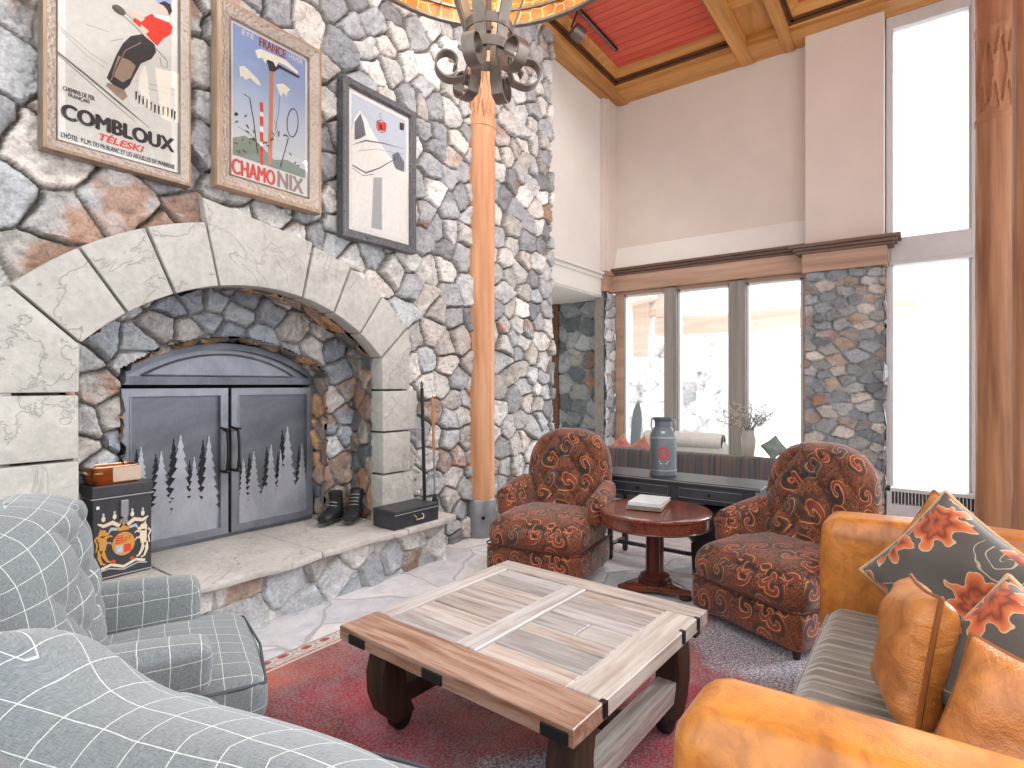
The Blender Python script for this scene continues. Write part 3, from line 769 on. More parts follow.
# rubble lining: outer reveal, inner ring, inner reveal
def profile(half, xc, r, zc, z0, zs):
    """path up the left jamb, over the arch, down the right jamb"""
    L = [(xc - half, z0)]; n = 60
    amax = math.asin(min(1, half / r))
    L.append((xc - half, zs))
    for k in range(n + 1):
        a = -amax + 2 * amax * k / n; L.append((xc + r * math.sin(a), zc + r * math.cos(a)))
    L.append((xc + half, z0)); return np.array(L)
def reveal(name, path, y0, y1, splay, spacing, seed, pal, rust_glow_fn, depth=.05):
    seg = np.sqrt((np.diff(path, axis=0) ** 2).sum(1)); cum = np.concatenate([[0], np.cumsum(seg)]); U = cum[-1]
    cx = path[:, 0].mean()
    def at(u): return np.interp(u, cum, path[:, 0]), np.interp(u, cum, path[:, 1])
    def nrm(u):
        x0, z0 = at(np.clip(u - .03, 0, U)); x1, z1 = at(np.clip(u + .03, 0, U)); dx, dz = x1 - x0, z1 - z0; L = np.sqrt(dx * dx + dz * dz) + 1e-9
        return dz / L, -dx / L
    def Pf(u, v):
        x, z = at(u); nx, nz = nrm(u); k = -splay * v / (y1 - y0)
        return np.stack([x + nx * k - ARC_X, y0 + v - 3.6, z + nz * k], 1)
    def Nf(u, v):
        nx, nz = nrm(u); return np.stack([nx, np.zeros_like(u), nz], 1)
    return stone_sheet(name, Pf, Nf, U, y1 - y0, .014, spacing, depth, seed, None, pal, .2, rust_glow_fn, parent=fp, mortar=(110, 104, 98))
PAL_IN = [(190, 194, 200), (166, 172, 180), (208, 208, 208), (152, 158, 168), (186, 182, 178)]
PAL_CH = [(112, 116, 120), (150, 142, 134), (94, 100, 104), (172, 156, 140), (200, 156, 116)]  # cheek stones: orange tones stand in for a warm lamp glow
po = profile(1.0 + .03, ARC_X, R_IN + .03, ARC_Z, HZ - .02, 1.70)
reveal('outer_reveal', po, 3.64, 4.02, .07, .17, 41, PAL_CH, lambda u, v: .45 if u > 3.0 else .1)  # warm glow on the right cheek put into the stone colour
RX, RH, RR, RZC = 2.085, .74, 1.22, .62
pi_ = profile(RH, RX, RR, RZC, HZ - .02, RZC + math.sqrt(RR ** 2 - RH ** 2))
reveal('inner_reveal', pi_, 3.925, 4.24, 0, .15, 42, PAL_CH, lambda u, v: .75 if u > 2.6 else .15, .04)  # right side tinted orange as if lit by a low warm lamp
def ringmask(u, v):
    x = u + .85; z = v + HZ - .02
    ro = np.sqrt((x - ARC_X) ** 2 + (z - ARC_Z) ** 2); inside_o = (np.abs(x - ARC_X) < 1.14) & ((z < 1.72) | (ro < R_IN + .16))
    ri = np.sqrt((x - RX) ** 2 + (z - RZC) ** 2); inside_i = (np.abs(x - RX) < RH - .012) & ((z < RZC + math.sqrt(RR ** 2 - RH ** 2)) | (ri < RR - .012))
    return inside_o & ~inside_i
Pf = lambda u, v: np.stack([u + .85 - ARC_X, np.full_like(u, .40), v + HZ - .02], 1)
Nf = lambda u, v: np.tile(np.array([[0., -1., 0.]]), (len(u), 1))
stone_sheet('rubble_ring', Pf, Nf, 2.4, 2.0, .012, .19, .07, 43, ringmask, PAL_IN, .25, lambda u, v: .7 if u > 1.9 and v < 1.2 else .08, mortar=(142, 140, 136), parent=fp)  # lower right stones coloured orange to imitate the warm glow

# raised hearth
he = thing('hearth', 'raised stone hearth with flagstone top in front of the fireplace', 'hearth', (0, 0, 0)); he['kind'] = 'thing'
b = MB()
def edge(x, sd): return .022 * math.sin(x * 5.1 + sd) + .012 * math.sin(x * 13.7 + sd * 2)
xs = [-.6, .55, 1.48, 2.28, 3.02, 3.62]
for k in range(5):
    b = MB(); x0, x1 = xs[k] + .004, xs[k + 1] - .004; n = 14
    pts = [(x0 + (x1 - x0) * i / n, 3.215 + edge(x0 + (x1 - x0) * i / n, 1)) for i in range(n + 1)]
    top = 4.3 if x0 > 1.0 and x1 < 3.1 else 3.62
    if k == 0: top = 3.62
    if k in (1,): pts += [(x1, 4.3), (1.02, 4.3), (1.02, 3.62), (x0, 3.62)]
    elif k == 4: pts += [(x1, 3.62), (3.06, 3.62), (3.06, 4.3), (x0, 4.3)]
    else: pts += [(x1, top), (x0, top)]
    b.prism(pts, HZ - .046, HZ - .004 * (k % 2), 2)
    b.build('hearth_slab', M['hearth'], he, bevel=.012, angle=35)
bk = MB(); bk.box(-.6, 3.54, 3.36, 3.62, 0, .32); bk.box(1.0, 3.06, 3.6, 4.3, 0, .32)
Pf, Nf = planeY(-.6, 3.36, 0)
stone_sheet('hearth_front', Pf, Nf, 4.16, .34, .011, .22, .05, 44, rust=.1, pal=[(200, 200, 202), (178, 181, 186), (214, 212, 208), (160, 165, 172), (192, 188, 183)], parent=he, extra=bk, aspect=1.0, mortar=(190, 188, 184))
Pf = lambda u, v: np.stack([np.full_like(u, 3.54), 3.34 + u, v], 1); Nf = lambda u, v: np.tile(np.array([[1., 0., 0.]]), (len(u), 1))
stone_sheet('hearth_end', Pf, Nf, .28, .325, .014, .2, .05, 45, parent=he)

# steel fireplace doors
fd = thing('fireplace_doors', 'arched steel fireplace doors with cut-out fir trees', 'fireplace doors', (2.10, 4.14, HZ))
DW, DZS, DZA, DR = .745, 1.13, 1.115, None
zs_ = 1.175; rise = .235; rD = (DW ** 2 + rise ** 2) / (2 * rise); zcD = zs_ + rise - rD
def arcpts(half, r, zc, n=26): 
    am = math.asin(half / r); return [(r * math.sin(-am + 2 * am * k / n), zc + r * math.cos(-am + 2 * am * k / n)) for k in range(n + 1)]
# arched frame
ao = arcpts(DW, rD, zcD); ai = [(x * .955, z - .045) for x, z in ao]
b = MB(); n = len(ao)
for k in range(n - 1): b.prism([ao[k], ao[k + 1], ai[k + 1], ai[k]], -.045, .06, 1)
b.box(-DW, -DW + .035, -.045, .06, 0, zs_); b.box(DW - .035, DW, -.045, .06, 0, zs_); b.box(-DW, DW, -.03, .06, 0, .03); b.box(-DW + .02, DW - .02, -.04, .06, zs_ - .065, zs_ - .01)
b.build('door_frame', M['door_dark'], fd, angle=30)
b = MB(); b.prism([(x * .97, z - .01) for x, z in ao], .01, .03, 1); b.build('lunette_plate', M['door_steel'], fd, smooth=False)
li = arcpts(DW * .74, rD * .80, zs_ + .155 - rD * .80); b = MB(); 
b.tube([(x, -.0, z) for x, z in li], .008, 6); b.tube([(li[0][0], 0, li[0][1]), (li[-1][0], 0, li[-1][1])], .008, 6); b.build('lunette_border', M['door_steel'], fd)
def fir(x, z, h, w, sd):
    """outline of a ragged fir"""
    r = random.Random(sd); L = []; Rr = []; n = 9
    for i in range(n):
        q = i / n; ww = w * (q + .08) * (.85 + .3 * r.random())
        L.append((x - ww, z + h * (1 - q) - h * .03)); L.append((x - ww * .55, z + h * (1 - q) - h * .05))
        ww = w * (q + .08) * (.85 + .3 * r.random())
        Rr.append((x + ww, z + h * (1 - q) - h * .035)); Rr.append((x + ww * .6, z + h * (1 - q) - h * .055))
    return [(x, z + h)], L, Rr
def door(name_x0, x1, y, trees, sd, ang_):
    x0 = name_x0; W = x1 - x0; ht = 1.085
    d = bpy.data.objects.new('door', None)
    b = MB(); fw = .052
    b.box(0, fw, -.03, .01, .03, ht); b.box(W - fw, W, -.03, .01, .03, ht); b.box(fw, W - fw, -.03, .01, .03, .03 + fw); b.box(fw, W - fw, -.03, .01, ht - fw, ht)
    o = b.build('door', M['door_steel'], fd, smooth=False, loc=(x0, y, 0)); o.rotation_euler.z = ang_
    b = MB(); b.box(fw - .01, W - fw + .01, -.006, .004, .06, ht - fw + .01); b.build('door_plate', M['door_dark'], o, smooth=False)
    t = MB(); g = MB()
    for i, (tx, tz, th, tw) in enumerate(trees):
        top, L, Rr = fir(tx, tz, th, tw, sd + i)
        pts = top + L + [(tx - tw, tz)] + [(tx + tw, tz)] + Rr[::-1]
        t.prism(pts, -.0105 - .0006 * i, -.0075, 1)
        top, L, Rr = fir(tx - tw * .42, tz + th * .1, th * .86, tw * .78, sd + i + 50)
        pts = top + L + [(tx - tw * .7, tz + th * .12), (tx + tw * .2, tz + th * .12)] + Rr[::-1]
        g.prism(pts, -.0074, -.006, 1)
    # drifted ground line that the trees grow from
    n = 16; gl = [(fw + (W - 2 * fw) * i / n, .26 + .05 * math.sin(i * .9 + sd) + .03 * math.sin(i * 2.3)) for i in range(n + 1)]
    t.prism([(fw, .082)] + gl + [(W - fw, .082)], -.0090, -.0068, 1)
    t.build('tree_cutout', M['tree_steel'], o, smooth=False); g.build('tree_gap', M['gap'], o, smooth=False)
    b = MB()
    for a in (fw, W - fw): b.box(a - .004, a + .004, -.034, -.028, .08, ht - fw)
    b.build('inner_bead', M['door_steel'], o, smooth=False)
    return o, W
dl, W = door(-.69, -.012, -.02, [(.12, .33, .38, .06), (.24, .25, .42, .075), (.36, .17, .60, .10), (.45, .16, .45, .07), (.55, .15, .60, .095)], 3, 0)
dr, W2 = door(.012, .69, -.02, [(.10, .2, .36, .05), (.18, .17, .44, .075), (.32, .15, .50, .08), (.40, .2, .4, .05), (.46, .16, .62, .10), (.59, .17, .46, .065)], 21, 0)
def handle(o, x):
    b = MB(); b.tube([(x, -.035, .48), (x, -.07, .5), (x, -.085, .58), (x, -.085, .68), (x, -.07, .77), (x, -.035, .79)], .010, 8)
    for z in (.48, .79): b.tube([(x - .035, -.045, z + .012), (x, -.04, z), (x + .035, -.045, z - .004)], .009, 6)
    b.build('handle', M['black_iron'], o)
handle(dl, W - .028); handle(dr, .028)
for z in (.24, .92):
    b = MB(); b.lathe([(.011, z), (.011, z + .08)], 10, T(-.005, -.03, 0)); b.build('hinge', M['black_iron'], dl)
b = MB(); b.box(.7, 3.5, 4.30, 4.36, HZ - .05, 2.5); b.box(.7, .74, 3.7, 4.3, HZ, 2.5); b.box(3.46, 3.5, 3.7, 4.3, HZ, 2.5); b.box(.7, 3.5, 3.7, 4.36, 2.45, 2.5)
fb = b.build('firebox_back', M['gap'], fp, smooth=False); fb.location = (-ARC_X, -3.6, 0)

# ------------------------------------------------------------------ things on the hearth
def text_mesh(txt, width, height, bold=0, shear=0):
    """outline of a word as 2D mesh data scaled to width x height, origin at its lower left"""
    cu = bpy.data.curves.new('t', 'FONT'); cu.body = txt; cu.offset = bold; cu.shear = shear; cu.fill_mode = 'BOTH'; cu.extrude = 0; cu.resolution_u = 4
    o = bpy.data.objects.new('t', cu); COL.objects.link(o); dg = bpy.context.evaluated_depsgraph_get(); dg.update()
    me = bpy.data.meshes.new_from_object(o.evaluated_get(dg)); bpy.data.objects.remove(o)
    v = np.array([x.co[:2] for x in me.vertices]); f = [tuple(p.vertices) for p in me.polygons]; bpy.data.meshes.remove(me)
    mn, mx = v.min(0), v.max(0); v = (v - mn) / (mx - mn) * np.array([width, height])
    return v, f
def put_text(mb, txt, x, z, w_, h_, y, bold=0, shear=0, rot=0):
    v, f = text_mesh(txt, w_ - 2 * bold, h_, 0, shear); c, s_ = math.cos(rot), math.sin(rot)
    for i_, (dx, dz) in enumerate(((0, 0), (bold, 0), (2 * bold, 0), (bold, bold * .6), (bold, -bold * .6)) if bold else ((0, 0),)):
        mb.add([(x + dx + p[0] * c - p[1] * s_, y - i_ * .00008, z + dz + p[0] * s_ + p[1] * c) for p in v], f)
def flat(mb, pts, y):
    mb.add([(p[0], y, p[1]) for p in pts], [tuple(range(len(pts)))])
def ell(cx, cz, rx, rz, n=20, a=0):
    return [(cx + rx * math.cos(2 * PI * k / n) * math.cos(a) - rz * math.sin(2 * PI * k / n) * math.sin(a), cz + rx * math.cos(2 * PI * k / n) * math.sin(a) + rz * math.sin(2 * PI * k / n) * math.cos(a)) for k in range(n)]
def ribbon(mb, path, w_, y):
    path = [Vector(p) for p in path]; L = []; Rr = []
    for i, p in enumerate(path):
        d = (path[min(i + 1, len(path) - 1)] - path[max(i - 1, 0)]).normalized(); nn = Vector((-d.y, d.x)) * (w_[i] if isinstance(w_, (list, tuple)) else w_) / 2
        L.append(p + nn); Rr.append(p - nn)
    n = len(L); mb.add([(p.x, y, p.y) for p in L] + [(p.x, y, p.y) for p in Rr], [(i, i + 1, n + i + 1, n + i) for i in range(n - 1)])
def paint(name, c, rough=.5): 
    if name not in M: M[name] = mat_plain(name, c, rough, spec=.3)
    return M[name]

BX, BY, BW, BD, BH = 1.16, 3.77, .30, .19, .535
db = thing('deed_box', 'tall black metal deed box with a painted coat of arms standing on the hearth', 'box', (BX, BY, HZ))
b = MB(); b.box(0, BW, 0, BD, 0, BH - .075); b.build('body', M['black_paint'], db, smooth=False, bevel=.006)
b = MB(); b.box(-.006, BW + .006, -.006, BD + .006, BH - .072, BH); b.build('lid', M['black_paint'], db, smooth=False, bevel=.008)
b = MB(); b.tube([(-.008, -.008, BH - .072), (BW + .008, -.008, BH - .072), (BW + .008, BD + .008, BH - .072), (-.008, BD + .008, BH - .072)], .004, 6, closed=True); b.build('rim', M['worn_edge'], db); b = MB()
b.tube([(0, -.004, .01), (BW, -.004, .01)], .004, 6); b.build('rim', M['worn_edge'], db)
for x in (.07, .15, .235):
    b = MB(); b.lathe([(.008, -.012), (.011, -.006), (.006, 0)], 10, T(x, 0, BH - .045) @ R(PI / 2, 'X')); b.build('stud', M['worn_edge'], db)
b = MB(); b.box(.135, .175, -.012, 0, .345, .44); hp = b.build('hasp', M['steel'], db, smooth=False, bevel=.004)
b = MB(); b.box(.143, .167, -.018, -.01, .31, .35); b.build('padlock', M['steel'], hp, smooth=False, bevel=.004)
b = MB(); b.box(.018, .032, -.003, 0, .405, .422); b.build('paper_tag', paint('white_paper', rgb(225, 225, 220)), db, smooth=False)
E_ = -.0015
gold, cream, redp, blue, dark_ = paint('heraldic_gold', rgb(196, 140, 70)), paint('heraldic_cream', rgb(214, 200, 176)), paint('heraldic_red', rgb(196, 72, 44)), paint('heraldic_silver', rgb(170, 178, 182)), paint('heraldic_brown', rgb(120, 84, 52))
gG, gC, gR, gS = MB(), MB(), MB(), MB()
flat(gG, ell(.152, .185, .058, .068, 24), E_)                                     # garter
for (x0, z0, mb) in ((.112, .19, gR), (.153, .19, gG), (.112, .135, gS), (.153, .135, gR)):
    flat(mb, [(x0, z0), (x0 + .038, z0), (x0 + .038, z0 + .045), (x0, z0 + .045)], E_ * 1.6)
for k in range(3): flat(gG, [(.116, .197 + k * .014), (.146, .199 + k * .014), (.146, .204 + k * .014), (.116, .202 + k * .014)], E_ * 2)
ribbon(gR, [(.158, .195), (.168, .222), (.182, .206), (.186, .228)], .008, E_ * 2); ribbon(gC, [(.124, .142), (.136, .168), (.140, .145)], .006, E_ * 2)
flat(gG, [(.126, .262), (.178, .262), (.184, .292), (.168, .280), (.152, .300), (.136, .280), (.120, .292)], E_ * 1.4)   # helm and crown
flat(gC, ell(.152, .318, .016, .018), E_ * 1.4); flat(gG, [(.134, .304), (.170, .304), (.176, .318), (.128, .318)], E_ * 1.5)
for s_, mb in ((-1, gG), (1, gC)):                                               # lion left, unicorn right, both rampant
    q = lambda x, z: (.152 + s_ * x, z)
    flat(mb, ell(*q(.104, .262), .020, .022), E_ * 1.3)                            # head
    flat(mb, ell(*q(.084, .256), .013, .009), E_ * 1.32); flat(mb, [q(.108, .280), q(.118, .277), q(.116, .294)], E_ * 1.32)
    flat(mb, ell(*q(.106, .238), .024 if s_ < 0 else .016, .030, 14), E_ * 1.25)
    flat(mb, [q(.090, .250), q(.116, .248), q(.122, .205), q(.118, .165), q(.090, .165), q(.082, .21)], E_ * 1.3)
    ribbon(mb, [q(.092, .235), q(.066, .244), q(.056, .236)], [.012, .009, .006], E_ * 1.35); ribbon(mb, [q(.09, .205), q(.068, .205), q(.058, .192)], [.012, .009, .006], E_ * 1.35)
    ribbon(mb, [q(.108, .172), q(.096, .130), q(.080, .100), q(.066, .095)], [.024, .017, .012, .008], E_ * 1.35)
    ribbon(mb, [q(.116, .168), q(.122, .130), q(.108, .092), q(.09, .085)], [.022, .016, .012, .008], E_ * 1.35)
    ribbon(mb, [q(.118, .175), q(.136, .165), q(.130, .205), q(.142, .235), q(.128, .25)], [.006, .007, .008, .009, .012], E_ * 1.35)
ribbon(gC, [(.262, .285), (.274, .318)], [.006, .001], E_ * 1.4)
for s_ in (-1, 1):                                                               # mantling and ribbons
    ribbon(gC, [(.152 + s_ * .02, .292), (.152 + s_ * .055, .318), (.152 + s_ * .10, .305), (.152 + s_ * .128, .322)], [.02, .024, .02, .008], E_)
    ribbon(gS, [(.152 + s_ * .03, .275), (.152 + s_ * .062, .282), (.152 + s_ * .075, .262)], [.016, .018, .006], E_)
    for x, z in ((.10, .345), (.045, .350)): flat(gC, ell(.152 + s_ * x, z, .010, .016), E_); flat(gS, ell(.152 + s_ * x, z + .024, .006, .010), E_)
ribbon(gC, [(.04, .062), (.09, .078), (.152, .052), (.215, .078), (.264, .062)], .016, E_); ribbon(gS, [(.03, .048), (.08, .058), (.152, .036), (.225, .058), (.274, .048)], .007, E_ * 1.2)
flat(gR, ell(.10, .092, .014, .012), E_ * 1.5); flat(gR, ell(.195, .09, .012, .010), E_ * 1.5)
ca = gG.build('crest', gold, db, smooth=False)
gC.build('crest_cream', cream, ca, smooth=False); gR.build('crest_red', redp, ca, smooth=False); gS.build('crest_silver', blue, ca, smooth=False)

cp = thing('copper_pan', 'oblong copper pan with tinned side lying on the black deed box', 'pan', (BX + .125, BY + .095, HZ + BH + .001))
b = MB(); W_, D_, H_ = .245, .15, .10
def fl(P, p):
    k = 1 + .06 * p[2]; return Vector((P.x * k, P.y * k, P.z))
def tray(w0, d0, h, th):
    m = MB(); n = 10
    def ring(w_, d_, z, r=.03):
        o = []
        for cx, cy, a0 in ((w_ / 2 - r, d_ / 2 - r, 0), (-w_ / 2 + r, d_ / 2 - r, PI / 2), (-w_ / 2 + r, -d_ / 2 + r, PI), (w_ / 2 - r, -d_ / 2 + r, 1.5 * PI)):
            for k in range(6): a = a0 + k / 5 * PI / 2; o.append((cx + r * math.cos(a), cy + r * math.sin(a), z))
        return o
    rs_ = [ring(w0 * .92, d0 * .92, 0), ring(w0 * .96, d0 * .95, .004), ring(w0, d0, h), ring(w0 - th, d0 - th, h), ring(w0 * .94 - th, d0 * .93 - th, .006)]
    v = [p for r_ in rs_ for p in r_]; N = len(rs_[0]); f = []
    for j in range(len(rs_) - 1):
        for k in range(N): k2 = (k + 1) % N; f.append((j * N + k, j * N + k2, (j + 1) * N + k2, (j + 1) * N + k))
    f.append(tuple(range(N))[::-1]); f.append(tuple((len(rs_) - 1) * N + k for k in range(N))); m.add(v, f); return m, ring
m_, ring = tray(W_, D_, H_, .006); m_.build('body', M['copper'], cp, angle=50)
b = MB(); b.tube(ring(W_, D_, H_), .0045, 6, closed=True); b.build('rim', M['tin'], cp)
b = MB(); b.box(-.02, W_ / 2 + .001, -D_ / 2 - .003, -D_ / 2 + .004, .012, H_ - .006, ); b.build('tinned_panel', M['tin'], cp, smooth=False)
b = MB(); b.tube([(-W_ / 2 - .002, -.03, .06), (-W_ / 2 - .02, -.03, .075), (-W_ / 2 - .02, .03, .075), (-W_ / 2 - .002, .03, .06)], .005, 6); b.build('handle', M['brass'], cp); b = MB()
b.tube([(-W_ / 2 + .01, -D_ / 2 - .002, .06), (-W_ / 2 + .012, -D_ / 2 - .018, .07), (-W_ / 2 + .045, -D_ / 2 - .018, .07), (-W_ / 2 + .05, -D_ / 2 - .002, .06)], .005, 6); b.build('handle', M['brass'], cp)

sb = thing('document_box', 'low black metal box with a chrome bail handle at the hearth end', 'box', (2.925, 3.245, HZ + .001), -.03)
b = MB(); b.box(0, .46, 0, .262, 0, .112); b.build('body', M['black_paint'], sb, smooth=False, bevel=.006)
b = MB(); b.box(-.004, .464, -.004, .266, .112, .142); b.build('lid', M['black_paint'], sb, smooth=False, bevel=.008)
b = MB(); b.tube([(-.005, -.005, .112), (.465, -.005, .112)], .003, 6); b.build('rim', M['worn_edge'], sb)
b = MB(); b.tube([(.19, -.008, .085), (.19, -.026, .075), (.195, -.03, .052), (.265, -.03, .052), (.27, -.026, .075), (.27, -.008, .085)], .006, 8); hd = b.build('handle', M['brass'], sb)
for x in (.19, .27): b = MB(); b.lathe([(.017, -.012), (.017, -.002), (.012, 0)], 14, T(x, 0, .087) @ R(PI / 2, 'X')); b.build('handle_boss', M['brass'], hd)

# pair of ice skates
def skate(label, loc, rz, lean):
    t = thing('ice_skate', label, 'ice skate', loc, rz, 'old ice skates on the hearth'); t.scale = (1.12, 1.35, 1.05)
    N = 14; v = []; f = []; n = 16
    # boot as a loft of rings along its foot then up the ankle
    secs = [(.135, .0, .030, .028, .055), (.12, 0, .040, .036, .056), (.08, 0, .046, .042, .062), (.03, 0, .044, .052, .072), (-.02, 0, .040, .064, .090), (-.05, 0, .040, .075, .105)]
    rings = []
    for x, y, hw, hh, zc in secs: rings.append([(x, hw * math.cos(2 * PI * k / n), zc + hh * math.sin(2 * PI * k / n)) for k in range(n)])
    b = MB(); v = [p for r_ in rings for p in r_]
    for j in range(len(rings) - 1):
        for k in range(n): k2 = (k + 1) % n; f.append((j * n + k, j * n + k2, (j + 1) * n + k2, (j + 1) * n + k))
    f.append(tuple(range(n))[::-1]); f.append(tuple((len(rings) - 1) * n + k for k in range(n))); b.add(v, f)
    up = []
    for z, cx, rx, ry in ((.05, -.055, .058, .040), (.10, -.05, .056, .040), (.15, -.055, .050, .038), (.20, -.062 + lean, .052, .040), (.235, -.066 + lean * 1.5, .054, .042)):
        up.append([(cx + rx * math.cos(2 * PI * k / n), ry * math.sin(2 * PI * k / n), z) for k in range(n)])
    v = [p for r_ in up for p in r_]; f = []
    for j in range(len(up) - 1):
        for k in range(n): k2 = (k + 1) % n; f.append((j * n + k, j * n + k2, (j + 1) * n + k2, (j + 1) * n + k))
    f.append(tuple(range(n))[::-1]); f.append(tuple((len(up) - 1) * n + k for k in range(n))); b.add(v, f)
    b.build('boot', paint('black_skate_leather', rgb(40, 40, 43), .35), t, angle=50)
    b = MB(); b.box(-.115, .14, -.030, .030, .022, .030); b.build('sole', paint('skate_sole', rgb(80, 78, 76), .5), t, smooth=False, bevel=.004)
    b = MB(); b.prism([(-.13, .006), (.155, .006), (.17, .016), (.155, .012), (-.13, .012)], -.003, .003, 1)
    b.box(-.09, -.06, -.006, .006, .01, .024); b.box(.07, .10, -.006, .006, .01, .024); b.build('blade', M['steel'], t, smooth=False)
    b = MB()
    for k in range(5): z = .105 + k * .024; b.tube([(.0 - k * .012 + .012, -.026, z), (.016 - k * .012 + .012, 0, z + .006), (.0 - k * .012 + .012, .026, z)], .004, 6)
    b.build('laces', paint('grey_laces', rgb(150, 148, 145), .7), t); return t
skate('black ice skate at the left of the pair beside the firebox', (2.80, 3.84, HZ), -2.75, .02)
skate('black ice skate at the right of the pair, nearest the low black box', (2.93, 3.74, HZ), -2.5, -.02)

# fire irons leaning on the stone
def lean_rod(name, label, x, build):
    t = thing(name, label, 'fire tool', (x, 3.42, HZ)); t.rotation_euler = (-.035, 0, 0); build(t); return t
def tongs(t):
    b = MB(); b.tube([(0, 0, .10), (0, 0, 1.08)], .015, 8); b.tube([(0, 0, 1.08), (-.012, 0, 1.11), (0, 0, 1.135), (.012, 0, 1.11), (0, 0, 1.08)], .006, 6); b.build('shaft', M['black_iron'], t)
    b = MB(); b.tube([(-.075, 0, .735), (.0, 0, .74), (.075, 0, .735)], .005, 6); b.build('cross_bar', M['steel'], t)
    for s_ in (-1, 1):
        b = MB(); b.tube([(0, 0, .12), (s_ * .03, 0, .08), (s_ * .03, 0, .03), (s_ * .012, 0, 0)], .007, 6); b.build('jaw', M['steel'], t)
lean_rod('fire_tongs', 'long black fire tongs leaning behind the low black box', 3.42, tongs)
def brush(t):
    b = MB(); b.lathe([(.009, .16), (.009, .52)], 8); b.build('shaft', M['steel'], t)
    b = MB(); b.lathe([(.010, .52), (.014, .60), (.011, .75), (.015, .86), (.009, .92), (.014, .96), (.004, 1.02)], 12); b.build('handle', M['log_dark'], t)
    b = MB(); b.lathe([(.020, 0), (.030, .03), (.030, .10), (.016, .15), (.007, .17)], 14); b.build('brush_head', M['black_iron'], t)
lean_rod('hearth_brush', 'hearth brush with wooden handle leaning beside the tongs', 3.545, brush)

# ------------------------------------------------------------------ framed posters on the stone wall
def mat_frame(name, c, c2, dens=60, k=1.0):
    t = NT(name); o = t.coord()
    vo = t.n('ShaderNodeTexVoronoi'); t.l(o, vo.inputs['Vector']); vo.inputs['Scale'].default_value = dens
    f = t.noise(o, 40, 5)
    h = t.math('ADD', t.math('MULTIPLY', vo.outputs['Distance'], 1.2), f)
    t.color(t.ramp(h, [(.35, c2), (.6, c), (.95, k3(c, 1.25))])); t.setp(Roughness=.42, Metallic=.35)
    t.bump(h, .8 * k, .008); return t.m
M['fr_silver'] = mat_frame('antique_silver_carving', rgb(160, 148, 138), rgb(54, 44, 38), 48, 1.2)
M['fr_tan'] = mat_wood('tan_frame_wood', rgb(176, 150, 126), rgb(136, 106, 80), 2, 2, .4)
M['fr_brown'] = mat_wood('brown_frame_wood', rgb(132, 112, 98), rgb(88, 70, 58), 2, 2, .4)
M['fr_black'] = mat_frame('black_carved_frame', rgb(84, 84, 88), rgb(28, 28, 30), 45)
M['paper'] = mat_plain('poster_paper', rgb(214, 210, 202), .6, spec=.2)
M['mat'] = mat_plain('white_mount', rgb(228, 226, 222), .6, spec=.2)
PY = 3.50
def pglass():
    m = bpy.data.materials.new('picture_glass'); m.use_nodes = True; t = m.node_tree; t.nodes.clear()
    o = t.nodes.new('ShaderNodeOutputMaterial'); mx = t.nodes.new('ShaderNodeMixShader'); tr = t.nodes.new('ShaderNodeBsdfTransparent'); gl = t.nodes.new('ShaderNodeBsdfGlossy')
    fr = t.nodes.new('ShaderNodeFresnel'); fr.inputs[0].default_value = 1.25; gl.inputs['Roughness'].default_value = .02
    t.links.new(fr.outputs[0], mx.inputs[0]); t.links.new(tr.outputs[0], mx.inputs[1]); t.links.new(gl.outputs[0], mx.inputs[2]); t.links.new(mx.outputs[0], o.inputs[0]); return m
M['pglass'] = pglass()
def picture(label, x0, x1, z0, z1, profile, mats, inset, mount):
    """profile: rings of (inset, depth, material index); the frame is mitred round the picture"""
    t = thing('framed_poster', label, 'framed poster', ((x0 + x1) / 2, PY, z0), 0, 'framed ski posters above the fireplace')
    W, H = x1 - x0, z1 - z0
    for (i0, d0), (i1, d1), mname, pm in profile:
        b = MB(); v = []
        for i, d in ((i0, d0), (i1, d1)):
            v += [(-W / 2 + i, -d, i), (W / 2 - i, -d, i), (W / 2 - i, -d, H - i), (-W / 2 + i, -d, H - i)]
        f = [(k, (k + 1) % 4, 4 + (k + 1) % 4, 4 + k) for k in range(4)]
        b.add(v, f)
        # body behind the face
        if pm: b.box(-W / 2, W / 2, 0, .045, 0, H)
        b.build(mname, M[mats[mname]], t, smooth=False)
    b = MB(); b.box(-W / 2 + inset - .01, W / 2 - inset + .01, -.004, .0, inset - .01, H - inset + .01); b.build('mount_board', M['mat'], t, smooth=False)
    b = MB(); b.box(-W / 2 + inset - .004, W / 2 - inset + .004, -.016, -.0135, inset - .004, H - inset + .004); b.build('glass', M['pglass'], t, smooth=False)
    return t, W, H
f1, W1, H1 = picture('leftmost framed ski poster, skier in red sweater above red and black lettering', .862, 1.557, 2.655, 3.90,
    [((0, 0), (.004, .028), 'frame', True), ((.004, .028), (.018, .034), 'frame_edge', False), ((.018, .034), (.056, .018), 'carved_band', False), ((.056, .018), (.066, .012), 'frame_lip', False)],
    dict(frame='fr_brown', frame_edge='fr_tan', carved_band='fr_silver', frame_lip='fr_brown'), .066, 0)
f2, W2_, H2 = picture('middle framed poster of ice axe and racket with tan outer frame', 1.700, 2.437, 2.71, 3.875,
    [((0, 0), (.003, .034), 'frame', True), ((.003, .034), (.026, .040), 'frame_edge', False), ((.026, .04), (.085, .016), 'carved_band', False), ((.085, .016), (.096, .02), 'frame_lip', False)],
    dict(frame='fr_tan', frame_edge='fr_tan', carved_band='fr_silver', frame_lip='fr_brown'), .096, 0)
f3, W3, H3 = picture('rightmost framed poster, black carved frame with a red cable car', 2.622, 3.37, 2.598, 3.797,
    [((0, 0), (.003, .03), 'frame', True), ((.003, .03), (.05, .036), 'carved_band', False), ((.05, .036), (.066, .014), 'frame_lip', False)],
    dict(frame='fr_black', carved_band='fr_black', frame_lip='fr_black'), .066, 0)
